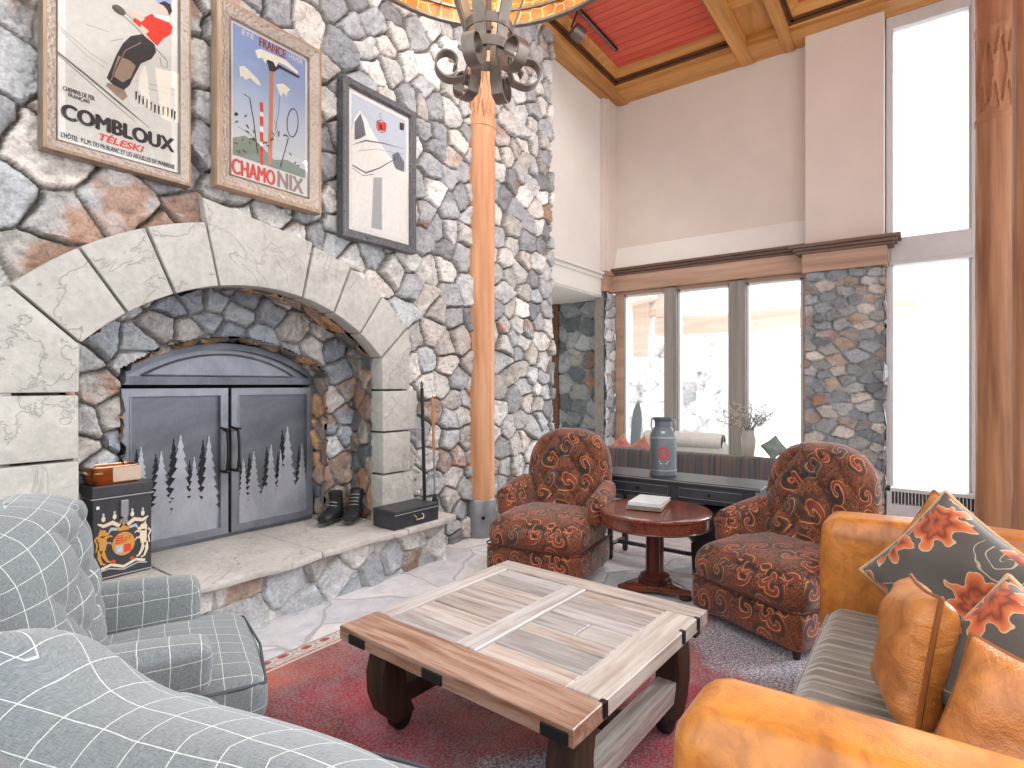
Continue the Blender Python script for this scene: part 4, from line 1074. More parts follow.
def wp(px, py):
    dx = px - 512; r = (FPX * CA + dx * SA, FPX * SA - dx * CA, 384 - py); k = PY / r[1]; return r[0] * k, HC + r[2] * k
def art(fr, W, x0z, sc_, inset, org=(0, 0)):
    """maps a measured spot of the printed sheet to the frame's own x,z"""
    ox, oz = fr.location.x, fr.location.z
    def P(x, y):
        a, b_ = wp(org[0] + x / sc_, org[1] + y / sc_); return (a - ox, b_ - oz)
    return P
def layer(pic, name, mname, col, fn, y, rough=.6):
    b = MB(); fn(b, y); return b.build(name, paint(mname, col, rough), pic, smooth=False)
# --- sheet 1
P = art(f1, W1, 0, 3.84, .066)
pw = W1 / 2 - .10
def sheet(b, y): b.box(-pw, pw, y, -.0041, .10, H1 - .10)
s1 = layer(f1, 'printed_sheet', 'sheet_one', rgb(206, 203, 197), sheet, -.005)
def L1(name, mname, col, fn, k): return layer(s1, name, mname, col, fn, -.0052 - .0003 * k)
def g(b, pts, y): flat(b, [P(*p) for p in pts], y)
cl = lambda p: (max(-pw, min(pw, p[0])), min(H1 - .10, p[1]))
def gc(b, pts, y): flat(b, [cl(P(*p)) for p in pts], y)
L1('sky', 'print_sky', rgb(160, 176, 212), lambda b, y: (flat(b, [(-.02, H1 - .10), (pw, H1 - .10), (pw, 1.0), (.19, .985), (.10, 1.06)], y)), 0)
def snowlines(b, y):
    for pts in ([(232, 105), (255, 130), (300, 165), (345, 205), (410, 245)], [(235, 120), (290, 175), (330, 215), (400, 260)], [(520, 310), (580, 325), (668, 345)], [(530, 330), (600, 350), (668, 365)], [(330, 95), (420, 125)], [(420, 160), (470, 150)]):
        ribbon(b, [P(*p) for p in pts], .003, y)
L1('snow_line', 'print_grey', rgb(150, 148, 146), snowlines, 0)
def crowd(b, y):
    for k, (x, z) in enumerate(((518, 370), (530, 385), (545, 388), (560, 400), (575, 410), (590, 420), (605, 425), (622, 428), (640, 432), (655, 438), (666, 446))):
        g(b, [(x, z - 18), (x + 7, z - 16), (x + 6, z + 12), (x, z + 16)], y); g(b, [(x - 3, z - 18), (x + 10, z - 17), (x + 5, z - 10)], y)
L1('spectators', 'print_black', rgb(48, 46, 48), crowd, 0)
def skis(b, y):
    ribbon(b, [P(216, 198), P(330, 290), P(450, 390), P(572, 492)], [.008, .011, .012, .003], y); ribbon(b, [P(216, 206), P(420, 385), P(520, 470)], [.004, .005, .002], y)
    ribbon(b, [P(430, 25), P(520, 105), P(638, 232)], .005, y); ribbon(b, [P(450, 20), P(560, 130)], .003, y); flat(b, ell(*P(455, 40), .032, .024), y)
    ribbon(b, [P(612, 222), P(618, 255), P(640, 262), P(642, 240), P(628, 222)], .003, y)
L1('skis_and_poles', 'print_olive', rgb(104, 98, 88), skis, 1)
L1('trousers', 'print_charcoal', rgb(52, 50, 54), lambda b, y: g(b, [(500, 140), (545, 132), (592, 172), (598, 202), (580, 228), (540, 245), (515, 290), (495, 330), (470, 350), (430, 325), (408, 300), (425, 262), (445, 212), (470, 168)], y), 2)
L1('trouser_stripe', 'print_tan', rgb(150, 128, 112), lambda b, y: (g(b, [(452, 215), (500, 235), (520, 255), (500, 300), (470, 318), (428, 290)], y), ribbon(b, [P(540, 165), P(480, 195), P(450, 250), P(425, 310)], .004, y)), 3)
L1('boots', 'print_tan', rgb(150, 128, 112), lambda b, y: (g(b, [(412, 318), (440, 330), (478, 350), (488, 372), (470, 388), (440, 365), (405, 330)], y)), 4)
L1('sweater', 'print_red', rgb(212, 58, 42), lambda b, y: g(b, [(550, 70), (580, 55), (605, 68), (640, 80), (662, 105), (655, 132), (625, 150), (602, 178), (575, 152), (545, 115), (508, 82), (515, 70)], y), 4)
L1('face_and_gloves', 'print_skin', rgb(222, 200, 184), lambda b, y: (flat(b, ell(*P(622, 36), .027, .034), y), g(b, [(500, 30), (540, 60), (555, 75), (540, 85), (500, 60), (490, 42)], y), g(b, [(540, 95), (570, 120), (560, 132), (535, 112)], y)), 5)
L1('scarf', 'print_white', rgb(232, 230, 226), lambda b, y: g(b, [(588, 50), (606, 58), (650, 66), (655, 82), (640, 86), (606, 72), (590, 66)], y), 6)
L1('hair', 'print_black', rgb(48, 46, 48), lambda b, y: g(b, [(606, 14), (630, 6), (652, 18), (659, 45), (648, 62), (640, 40), (626, 24)], y), 6)
def words(pic, name, mname, col, items, k, bold=0, shear=0, PP=None):
    def fn(b, y):
        for txt, x0, y0, x1, y1, hpx in items:
            a, c = PP(x0, y0), PP(x1, y1); h0 = PP(x0, y0 - hpx)[1] - a[1]; put_text(b, txt, a[0], (a[1] + c[1]) / 2, c[0] - a[0], h0, y, bold, shear)
    return layer(pic, name, mname, col, fn, -.0052 - .0003 * k)
words(s1, 'title_lettering', 'print_charcoal', rgb(60, 58, 58), [('COMBLOUX', 232, 455, 668, 586, 58)], 7, .006, 0, P)
words(s1, 'red_lettering', 'print_red', rgb(212, 58, 42), [('TÉLESKI', 378, 542, 552, 586, 33)], 8, .002, .25, P)
words(s1, 'small_lettering', 'print_black', rgb(48, 46, 48), [("L'HÔTEL  P.L.M. DU Mt BLANC ET LES AIGUILLES DE WARRENS", 232, 531, 668, 647, 24), ('CHEMINS DE FER', 240, 350, 362, 386, 17), ('FRANÇAIS', 260, 377, 342, 401, 17)], 7, .0006, 0, P)
# --- sheet 2
P = art(f2, W2_, 0, 2.843, .096, (200, 0))
pw2, ph0, ph1 = W2_ / 2 - .112, .112, H2 - .112
def mat_sky2():
    t = NT('print_blue_sky'); o = t.coord(); sp = t.n('ShaderNodeSeparateXYZ'); t.l(o, sp.inputs[0])
    f = t.noise(o, 8, 4); q = t.math('ADD', sp.outputs[2], t.math('MULTIPLY', f, .2))
    t.color(t.ramp(q, [(.12, rgb(150, 160, 160)), (.45, rgb(196, 200, 204)), (.75, rgb(168, 184, 208)), (1.0, rgb(130, 150, 190))])); t.setp(Roughness=.6); return t.m
b = MB(); b.box(-pw2, pw2, -.005, -.0041, ph0, ph1); s2 = b.build('printed_sheet', mat_sky2(), f2, smooth=False)
def L2(name, mname, col, fn, k): return layer(s2, name, mname, col, fn, -.0052 - .0003 * k)
L2('title_band', 'print_pale', rgb(214, 212, 206), lambda b, y: flat(b, [(-pw2, ph0), (pw2, ph0), (pw2, ph0 + .115), (-pw2, ph0 + .115)], y), 0)
L2('meadow', 'print_green_grey', rgb(128, 142, 132), lambda b, y: flat(b, [(-pw2, ph0 + .115), (pw2, ph0 + .115), (pw2, ph0 + .17), (.12, ph0 + .20), (.02, ph0 + .17), (-.08, ph0 + .24), (-.18, ph0 + .26), (-pw2, ph0 + .22)], y), 0)
L2('axe_shaft', 'print_orange_brown', rgb(196, 128, 100), lambda b, y: (g(b, [(197, 195), (208, 197), (204, 470), (191, 466)], y)), 1)
L2('axe_head', 'print_black', rgb(48, 46, 48), lambda b, y: (g(b, [(185, 168), (215, 180), (282, 218), (280, 224), (225, 195), (210, 205), (195, 202), (192, 185)], y), ribbon(b, [P(158, 150), P(190, 170)], .006, y), ribbon(b, [P(124, 268), P(140, 280), P(152, 350), P(163, 440)], .007, y), ribbon(b, [P(250, 392), P(240, 430), P(227, 476)], [.008, .006, .010], y)), 2)
L2('racket_hoop', 'print_charcoal', rgb(60, 58, 58), lambda b, y: (ribbon(b, [(x, z) for x, z in ell(*P(262, 350), .040, .10, 28, -.12)] + [ell(*P(262, 350), .040, .10, 28, -.12)[0]], .007, y), ribbon(b, [P(228, 250), P(222, 320), P(212, 372)], .003, y), ribbon(b, [P(165, 415), P(150, 390), P(125, 372), P(105, 360)], .003, y), ribbon(b, [P(200, 400), P(220, 370), P(210, 345)], .003, y)), 2)
def leaves(b, y):
    r = random.Random(4)
    for cx, cy, n in ((115, 345, 7), (135, 395, 7), (200, 400, 6), (275, 452, 3), (115, 410, 6), (225, 395, 4)):
        for k in range(n): x, z = P(cx + r.uniform(-22, 22), cy + r.uniform(-24, 24)); flat(b, ell(x, z, .014, .006, 8, r.uniform(0, 3)), y)
L2('leaves', 'print_leaf', rgb(92, 104, 94), leaves, 3)
L2('red_stripes', 'print_red_two', rgb(206, 70, 60), lambda b, y: [g(b, [(168, z), (178, z + 3), (179, z + 30), (170, z + 28)], y) for z in (290, 330, 375, 415, 440)], 3)
L2('pole_white', 'print_white', rgb(232, 230, 226), lambda b, y: [g(b, [(169, z), (178, z + 3), (179, z + 16), (170, z + 14)], y) for z in (318, 360, 402)], 2)
L2('snow_caps', 'print_cream', rgb(226, 222, 206), lambda b, y: (g(b, [(155, 143), (172, 140), (240, 170), (278, 205), (276, 212), (240, 186), (222, 178), (215, 192), (206, 176), (190, 170), (184, 182), (176, 166), (162, 166)], y), g(b, [(110, 190), (125, 188), (165, 228), (172, 245), (160, 240), (140, 222), (128, 228), (118, 216), (113, 220)], y), g(b, [(214, 240), (235, 238), (256, 256), (248, 262), (244, 276), (236, 264), (228, 276), (220, 256)], y)), 4)
words(s2, 'title_lettering', 'print_red_two', rgb(206, 70, 60), [('CHAMO', 88, 492, 213, 529, 44)], 5, .005, 0, P)
words(s2, 'title_lettering_grey', 'print_mauve', rgb(150, 128, 130), [('NIX', 218, 530, 293, 553, 44)], 5, .005, 0, P)
words(s2, 'heading_lettering', 'print_maroon', rgb(140, 70, 66), [('FRANCE', 167, 135, 243, 165, 26)], 5, .002, 0, P)
words(s2, 'season_lettering', 'print_cream', rgb(226, 222, 206), [('ÉTÉ', 118, 100, 152, 112, 16), ('HIVER', 252, 168, 290, 184, 14)], 5, 0, 0, P)
# --- sheet 3
P = art(f3, W3, 0, 2.843, .066, (200, 0))
pw3 = W3 / 2 - .098
b = MB(); b.box(-pw3, pw3, -.005, -.0041, .098, H3 - .098); s3 = b.build('printed_sheet', paint('sheet_three', rgb(186, 196, 208)), f3, smooth=False)
def L3(name, mname, col, fn, k): return layer(s3, name, mname, col, fn, -.0052 - .0003 * k)
L3('snow_and_reflection', 'print_white', rgb(232, 230, 226), lambda b, y: flat(b, [(-pw3, .098), (pw3, .098), (pw3, .66), (.16, .70), (.05, .78), (-.06, .86), (-.14, .96), (-.20, 1.0), (-.25, .92), (-pw3, .82)], y), 0)  # snowy peaks; the white lower half imitates a window reflection
L3('rock', 'print_slate', rgb(106, 110, 118), lambda b, y: (g(b, [(438, 348), (455, 322), (464, 350), (470, 385), (452, 395), (438, 398)], y), g(b, [(545, 440), (562, 432), (580, 462), (578, 490), (555, 480), (548, 465)], y), ribbon(b, [P(432, 412), P(470, 400), P(520, 408), P(580, 424)], [.002, .012, .010, .002], y), ribbon(b, [P(432, 470), P(470, 492), P(510, 478), P(548, 455), P(560, 440)], [.012, .012, .010, .006, .004], y), ribbon(b, [P(432, 478), P(462, 500), P(492, 496)], .005, y), ribbon(b, [P(448, 430), P(500, 424), P(575, 440)], .003, y)), 1)
L3('glass_reflection', 'reflection_grey', rgb(168, 170, 174), lambda b, y: g(b, [(492, 505), (516, 505), (516, 655), (486, 648)], y), 1)  # grey streak painted on the sheet for a reflection in the glass
L3('cable_car', 'print_red', rgb(212, 58, 42), lambda b, y: (g(b, [(502, 345), (526, 350), (528, 372), (504, 372)], y)), 2)
L3('cable_car_lines', 'print_black', rgb(48, 46, 48), lambda b, y: (ribbon(b, [P(502, 345), P(500, 362), P(512, 378), P(526, 374), P(528, 352), P(514, 342), P(502, 345)], .005, y), ribbon(b, [P(514, 342), P(508, 325), P(516, 322)], .004, y), g(b, [(566, 348), (579, 352), (578, 372), (566, 369)], y), g(b, [(508, 356), (513, 352), (518, 368), (512, 368)], y)), 3)

# ------------------------------------------------------------------ chandelier
def mat_mica():
    t = NT('amber_mica'); o = t.coord('UV')
    vo = t.n('ShaderNodeTexVoronoi', feature='DISTANCE_TO_EDGE', voronoi_dimensions='2D'); t.l(t.mapping(o, (1, 1, 1)), vo.inputs['Vector']); vo.inputs['Scale'].default_value = 14; vo.inputs['Randomness'].default_value = .55
    f = t.noise(t.coord(), 9, 5)
    a = t.ramp(f, [(.3, rgb(164, 88, 26)), (.7, rgb(216, 138, 54))])
    a = t.mix(t.ramp(vo.outputs['Distance'], [(.02, (1, 1, 1, 1)), (.06, (0, 0, 0, 1))]), a, rgb(240, 196, 128))
    t.color(a); t.setp(Roughness=.3); t.l(a, t.b.inputs['Emission Color']); t.b.inputs['Emission Strength'].default_value = .07
    return t.m
CX, CY, RZ = 2.19, 1.75, 3.80
ch = thing('chandelier', 'round amber chandelier with scrolled wrought iron straps hanging overhead', 'chandelier', (CX, CY, 2.9))
z0 = RZ - 2.9; RR_ = .84
def ring_wall(r, za, zb, th, n=72, r2=None):
    b = MB(); r2 = r if r2 is None else r2; v = []; f = []
    for k in range(n):
        a = 2 * PI * k / n; c, s_ = math.cos(a), math.sin(a)
        for rr, z in ((r, za), (r2, zb), (r2 + th, zb), (r + th, za)): v.append((rr * c, rr * s_, z))
    for k in range(n):
        k2 = (k + 1) % n
        for j in range(4): j2 = (j + 1) % 4; f.append((k * 4 + j, k2 * 4 + j, k2 * 4 + j2, k * 4 + j2))
    b.add(v, f); return b
mica = mat_mica()
ring_wall(RR_ - .012, z0 + .012, z0 + .095, .008).build('mica_band', mica, ch)
ring_wall(RR_ - .02, z0 + .105, z0 + .36, .008, r2=RR_ + .10).build('mica_shade', mica, ch)
for za, th, r in ((z0, .03, RR_ - .02), (z0 + .092, .03, RR_ - .026), (z0 + .36, .03, RR_ + .085)):
    ring_wall(r, za, za + .016, th).build('iron_hoop', M['iron'], ch)
def spiral(cx, cz, r0, r1, a0, a1, n=30):
    return [(cx + (r0 + (r1 - r0) * k / n) * math.cos(a0 + (a1 - a0) * k / n), cz + (r0 + (r1 - r0) * k / n) * math.sin(a0 + (a1 - a0) * k / n)) for k in range(n + 1)]
for k in range(6):
    a = 2 * PI * k / 6 + .30; ca_, sa_ = math.cos(a), math.sin(a)
    # from the hoop inward and down to the collar, then out into the scroll
    rz = [(.40, 1.2), (.30, .86), (.21, .62), (.15, .46), (.112, .34), (.100, .25), (.104, .17), (.125, .105)]
    sp_ = spiral(.195, .17, .088, .030, -2.45, 3.9)
    path = [(r * ca_, r * sa_, z) for r, z in rz + sp_[2:]]
    b = MB(); b.strap(path, (-sa_, ca_, 0), .062, .008); b.build('scroll_strap', M['iron'], ch, angle=50)
for z in (.22, .33):
    ring_wall(.112, z, z + .048, .008, 32).build('collar', M['iron'], ch)
b = MB(); b.lathe([(.016, .35), (.016, 3.0)], 12); b.lathe([(.09, 2.96), (.09, 3.0)], 20); b.build('stem', M['iron'], ch)
for k in range(3):
    a = 2 * PI * k / 3 + .1; b = MB(); b.tube([(0, 0, 2.2), (RR_ * math.cos(a), RR_ * math.sin(a), z0 + .36)], .008, 6); b.build('stay_rod', M['iron'], ch)
for k in range(6):
    a = 2 * PI * k / 6; b = MB(); b.lathe([(.022, 0), (.030, .03), (.03, .07), (.012, .10)], 12, T(.45 * math.cos(a), .45 * math.sin(a), z0 + .18)); b.tube([(.45 * math.cos(a), .45 * math.sin(a), z0 + .18), (RR_ * math.cos(a), RR_ * math.sin(a), z0 + .10)], .006, 6)
    b.build('lamp', mat_plain('warm_bulb', rgb(255, 220, 170), .4) if k == 0 else bpy.data.materials['warm_bulb'], ch)
pl_ = bpy.data.lights.new('chandelier_glow', 'POINT'); pl_.energy = 25; pl_.color = (1, .78, .5); pl_.shadow_soft_size = .25
po_ = bpy.data.objects.new('chandelier_glow', pl_); COL.objects.link(po_); po_.location = (CX, CY, RZ + .22)

# ceiling track and spotlight
t = thing('track_spotlight', 'black ceiling track with a small round spotlight beside the chandelier', 'spotlight', (5.75, 3.26, 5.86))
b = MB(); b.box(-1.2, 1.02, -.02, .02, 0, .03); b.build('track', M['black_iron'], t, smooth=False, bevel=.004)
b = MB(); b.box(-.98, .98, -.008, .008, -.004, .002); b.build('track_slot', M['steel'], t, smooth=False)
b = MB(); b.lathe([(.06, 0), (.085, .02), (.09, .14), (.085, .16), (.072, .155), (.068, .02)], 24, T(.08, .12, -.13) @ R(2.2, 'Y') @ R(.5, 'X')); b.build('spot_can', M['iron'], t)
b = MB(); b.tube([(.0, 0, .0), (.02, .06, -.08), (.05, .12, -.14)], .012, 8); b.build('bracket', M['black_iron'], t)

# ------------------------------------------------------------------ upholstery
def tufted_back(W, H, Tk, cols, rows, puff=.045, topexp=2.4, tc=.52, lean=.0, nx=64, nz=72, tuft=(.12, .95), bulge=.03, hump=None):
    """buttoned backrest with a rounded head: faces +x, width along y, from z=0 up"""
    b = MB(); v = []; fidx = {}; btn = []
    def half(t):
        t = min(t, .994)
        if t < tc: return W / 2 * (.93 + .07 * math.sin(t / tc * PI / 2))
        q = (t - tc) / (1 - tc); return W / 2 * max(0, 1 - q ** topexp) ** (1 / topexp)
    def zmap(t): return H * t
    a_, b_ = W / cols, H * (tuft[1] - tuft[0]) / rows
    def hm(y, t): return 1 + (hump[1] * math.exp(-((y - hump[0]) / hump[2]) ** 2) * t if hump else 0)
    def front(s, t):
        y = s * half(t); z = zmap(t)
        e = max(0, 1 - abs(s) ** 6) ** .5 * min(1, max(0, (1 - t) / .07)) ** .5
        u_ = y / a_; w_ = (z - H * tuft[0]) / b_
        A, B_ = u_ + w_ / 2 , u_ - w_ / 2
        p = (abs(math.sin(PI * A)) * abs(math.sin(PI * B_))) ** .38
        m = max(0, 1 - abs(s) ** 5) * min(1, max(0, (z - H * (tuft[0] - .08)) / (H * .1))) * min(1, max(0, (1 - t) / .12))
        x = Tk * .5 * e + bulge * (1 - s * s) * e + puff * (p * m + (1 - m) * .55) * e
        return Vector((x - lean * z, y, z * hm(y, t)))
    def rear(s, t):
        y = s * half(t); z = zmap(t); e = max(0, 1 - abs(s) ** 5) ** .5 * min(1, max(0, (1 - t) / .09)) ** .5
        return Vector((-Tk * .5 * e - lean * z, y, z * hm(y, t)))
    ts = [1 - (1 - j / nz) ** 1.35 for j in range(nz + 1)]
    ss = [math.sin((-1 + 2 * i / nx) * PI / 2) * .5 + (-1 + 2 * i / nx) * .5 for i in range(nx + 1)]
    F = [[None] * (nx + 1) for _ in ts]; Bk = [[None] * (nx + 1) for _ in ts]
    for j, t in enumerate(ts):
        for i, s_ in enumerate(ss):
            F[j][i] = len(v); v.append(front(s_, t))
    for j, t in enumerate(ts):
        for i, s_ in enumerate(ss):
            if i in (0, nx) or j == nz: Bk[j][i] = F[j][i]
            else: Bk[j][i] = len(v); v.append(rear(s_, t))
    f = []
    for j in range(nz):
        for i in range(nx):
            f.append((F[j][i], F[j][i + 1], F[j + 1][i + 1], F[j + 1][i])); f.append((Bk[j][i + 1], Bk[j][i], Bk[j + 1][i], Bk[j + 1][i + 1]))
    for i in range(nx): f.append((F[0][i + 1], F[0][i], Bk[0][i], Bk[0][i + 1]))
    f = [tuple(dict.fromkeys(q)) for q in f]; f = [q for q in f if len(q) > 2]
    b.add(v, f); b.uv = []
    for p in v:
        t_ = min(1, max(0, p.z / H)); ny, nz_ = max(-1, min(1, p.y / (W / 2))), max(0, (t_ - .45) / .55); L_ = math.hypot(ny, nz_) + .25
        ex = (Tk * .5 - abs(p.x + lean * p.z)) * 1.25; b.uv.append((p.y + ex * ny / L_, p.z + ex * nz_ / L_))
    for k in range(-cols * 2, cols * 2 + 1):
        for l in range(-rows * 2, rows * 2 + 1):
            y = (k + l) / 2 * a_; w_ = k - l; z = w_ * b_ + H * tuft[0]
            t = z / H
            if not (tuft[0] - .02 < t < .90): continue
            hw = half(t)
            if abs(y) > hw * .84: continue
            btn.append(front(y / hw, t))
    return b, btn

def buttons(parent, pts, m, r=.014):
    for p in pts:
        b = MB(); b.lathe([(.001, .006), (r * .7, .005), (r, 0), (r * .8, -.006)], 10, T(p.x + .004, p.y, p.z) @ R(PI / 2, 'Y')); b.build('button', m, parent)

def paisley_chair(label, loc, rz):
    t = thing('tufted_armchair', label, 'armchair', loc, rz, 'paisley tufted armchairs')
    mt = M['paisley']
    b, btn = tufted_back(.76, .78, .13, 4, 5, .05, 2.5, .50, .16)
    bk_ = b.build('backrest', mt, t, loc=(-.27, 0, .34), angle=80); buttons(bk_, btn, mt)
    b = MB()
    def sf(P, p):
        if P.x > 0: P.z -= .035 * max(0, p[0]) ** 3 * (1 if p[2] > 0 else 0)
        k = 1 + .03 * p[0]; return Vector((P.x, P.y * k, P.z))
    b.rbox(.74, .76, .25, .10, 18, (.03, .01, .035), fn=sf); b.build('seat', mt, t, loc=(.06, 0, .36), angle=80)
    b = MB(); b.rbox(.70, .77, .215, .035, 12, (.012, .006, 0)); b.build('seat_base', mt, t, loc=(.07, 0, .168), angle=80)
    b = MB(); pts = []
    for a in [-1, 1]:
        pass
    b.tube([(-.26, -.388, .275), (.38, -.392, .275), (.425, -.36, .275), (.432, 0, .275), (.425, .36, .275), (.38, .392, .275), (-.26, .388, .275)], .006, 6); b.build('welt', mat_plain('brown_welt', rgb(92, 48, 28), .8) if 'brown_welt' not in bpy.data.materials else bpy.data.materials['brown_welt'], t)
    for s_ in (-1, 1):
        b = MB()
        def af(P, p):
            P.z += -.05 * p[0] * (.5 + .5 * p[2]); P.y += s_ * .025 * max(0, p[2]) + s_ * .02 * p[0]; P.y *= 1; return P
        b.rbox(.46, .15, .27, .07, 14, (.012, .012, .012), fn=af); ar = b.build('arm', mt, t, loc=(-.08, s_ * .365, .54), angle=80)
        b = MB(); b.tube([(.215, s_ * .015 + .062 * math.cos(q), .03 + .075 * math.sin(q)) for q in [i * PI / 8 for i in range(9)]], .005, 6); b.build('arm_piping', bpy.data.materials['brown_welt'], ar)
    for x, y in ((.36, .33), (.36, -.33), (-.30, .30), (-.30, -.30)):
        b = MB(); b.lathe([(.016, 0), (.024, .05), (.030, .12)], 12, T(x, y, 0)); b.build('leg', M['old_wood'], t)
    return t
paisley_chair('paisley tufted armchair beside the stone chimney, left of the round table', (3.85, 2.41, 0), D(188))
paisley_chair('paisley tufted armchair between the round table and the leather sofa', (3.845, .70, 0), D(154))

def grey_chair(label, loc, rz, W, BWd, H, topexp, tc, cols, hump=None, puff=.065):
    t = thing('checked_armchair', label, 'armchair', loc, rz, 'grey checked armchairs by the hearth')
    mt = M['check']; h = W / 2
    b, btn = tufted_back(BWd, H, .20, cols, 4, puff, topexp, tc, .13, hump=hump)
    bk_ = b.build('backrest', mt, t, loc=(-.20, 0, .36), angle=80); buttons(bk_, btn, mt, .012)
    b = MB()
    b.rbox(.70, W - .06, .17, .05, 16, (.02, .012, .03), fn=lambda P, p: Vector((P.x, P.y * (1 + .05 * p[0]), P.z - .03 * max(0, p[0]) ** 2))); st = b.build('seat', mt, t, loc=(.11, 0, .385), angle=80)
    b = MB(); b.tube([(-.2, -h + .03, .43), (.38, -h + .012, .425), (.455, -h + .035, .415), (.480, 0, .415), (.455, h - .035, .415), (.38, h - .012, .425), (-.2, h - .03, .43)], .0055, 6); b.build('welt', M['welt'], t)
    b = MB(); b.rbox(.66, W, .22, .03, 10, (.01, .006, 0)); b.build('seat_base', mt, t, loc=(.09, 0, .20), angle=80)
    for s_ in (-1, 1):
        b = MB()
        b.rbox(.48, .16, .17, .035, 14, (.008, .008, .02), fn=lambda P, p: Vector((P.x, P.y + s_ * .015 * p[2], P.z - .012 * p[0]))); b.build('arm', mt, t, loc=(.035, s_ * (h - .03), .55), angle=80)
    for x, y in ((.36, h - .05), (.36, -h + .05), (-.24, h - .05), (-.24, -h + .05)):
        b = MB(); b.lathe([(.018, 0), (.026, .05), (.030, .12)], 12, T(x, y, 0)); b.build('leg', M['old_wood'], t)
    return t
grey_chair('grey checked armchair in front of the black deed box at the hearth', (.82, 2.40, .0102), D(-22), .74, .74, .74, 2.6, .52, 3)
grey_chair('grey checked armchair nearest the camera, seen over its wide back', (.64, 1.11, .0102), D(16.6), .98, 1.12, .585, 5.0, .70, 3, (.33, .16, .15), .003)

# ------------------------------------------------------------------ leather sofa and its cushions
so = thing('leather_sofa', 'tan leather sofa with a taupe velvet seat at the right', 'sofa', (2.215, -.045, .0102))
SX0, SX1 = 1.06, 3.36
for i, (xa, xb) in enumerate(((SX0, SX0 + .27), (SX1 - .27, SX1))):
    b = MB(); b.rbox(xb - xa, 1.03, .73, .075, 18, (.012, .012, .018)); b.build('arm', M['leather'], so, loc=((xa + xb) / 2 - 2.2, -.055, .475), angle=80)
b = MB(); b.rbox(SX1 - SX0 - .5, .26, .72, .07, 14, (0, .01, .01)); b.build('backrest', M['leather'], so, loc=(0, -.45, .47), angle=80)
b = MB(); b.rbox(SX1 - SX0 - .52, .80, .20, .03, 10, (0, .01, 0)); b.build('seat_base', M['leather'], so, loc=(0, .02, .20), angle=80)
b = MB(); L_ = SX1 - SX0 - .54
nx_, ny_ = 220, 40; v = []; f = []
def seat_z(x, y):
    r_ = math.sin(x * 2 * PI / .062 + 1.2 * math.sin(y * 5) + .8 * math.sin(x * 9)) * .0045 + .003 * math.sin(x * 41 + y * 6)
    e = min(1, (1 - abs(y) / .36) / .16) if abs(y) < .36 else 0
    return .06 * math.sqrt(max(0, e)) + r_ * min(1, max(0, e)) + .018 * (1 - (x / (L_ / 2)) ** 2)
for i in range(nx_ + 1):
    for j in range(ny_ + 1):
        y = math.sin((-1 + 2 * j / ny_) * PI / 2) * .36; x = -L_ / 2 + L_ * i / nx_; v.append((x, y, .36 + seat_z(x, y)))
for i in range(nx_):
    for j in range(ny_): a = i * (ny_ + 1) + j; f.append((a, a + ny_ + 1, a + ny_ + 2, a + 1))
o = len(v); v += [(-L_ / 2, -.36, .29), (L_ / 2, -.36, .29), (L_ / 2, .36, .29), (-L_ / 2, .36, .29)]
f += [(o, o + 1, o + 2, o + 3)]
for j in range(ny_): f.append((j, j + 1, o + 3 if j > ny_ / 2 else o)); f.append((nx_ * (ny_ + 1) + j + 1, nx_ * (ny_ + 1) + j, o + 2 if j > ny_ / 2 else o + 1))
for i in range(nx_): a = i * (ny_ + 1) + ny_; f.append((a, a + ny_ + 1, o + 2 if i > nx_ / 2 else o + 3)); a = i * (ny_ + 1); f.append((a + ny_ + 1, a, o if i < nx_ / 2 else o + 1))
f += [(nx_ // 2 * (ny_ + 1) + ny_, o + 2, o + 3), (nx_ // 2 * (ny_ + 1), o, o + 1), (ny_ // 2, o, o + 3), (nx_ * (ny_ + 1) + ny_ // 2, o + 2, o + 1)]
b.add(v, f); sc_ = b.build('seat_cushion', M['velvet'], so, loc=(0, .06, 0), angle=70)
b = MB(); b.tube([(-L_ / 2, .362, .375), (L_ / 2, .362, .375)], .007, 6); b.tube([(-L_ / 2, .362, .30), (L_ / 2, .362, .30)], .007, 6); b.build('seat_piping', M['velvet'], sc_)
for x, y in ((-1.0, .38), (1.0, .38), (-1.0, -.48), (1.0, -.48)):
    b = MB(); b.lathe([(.022, 0), (.034, .06), (.036, .13)], 14, T(x, y, 0)); b.build('leg', M['old_wood'], so)

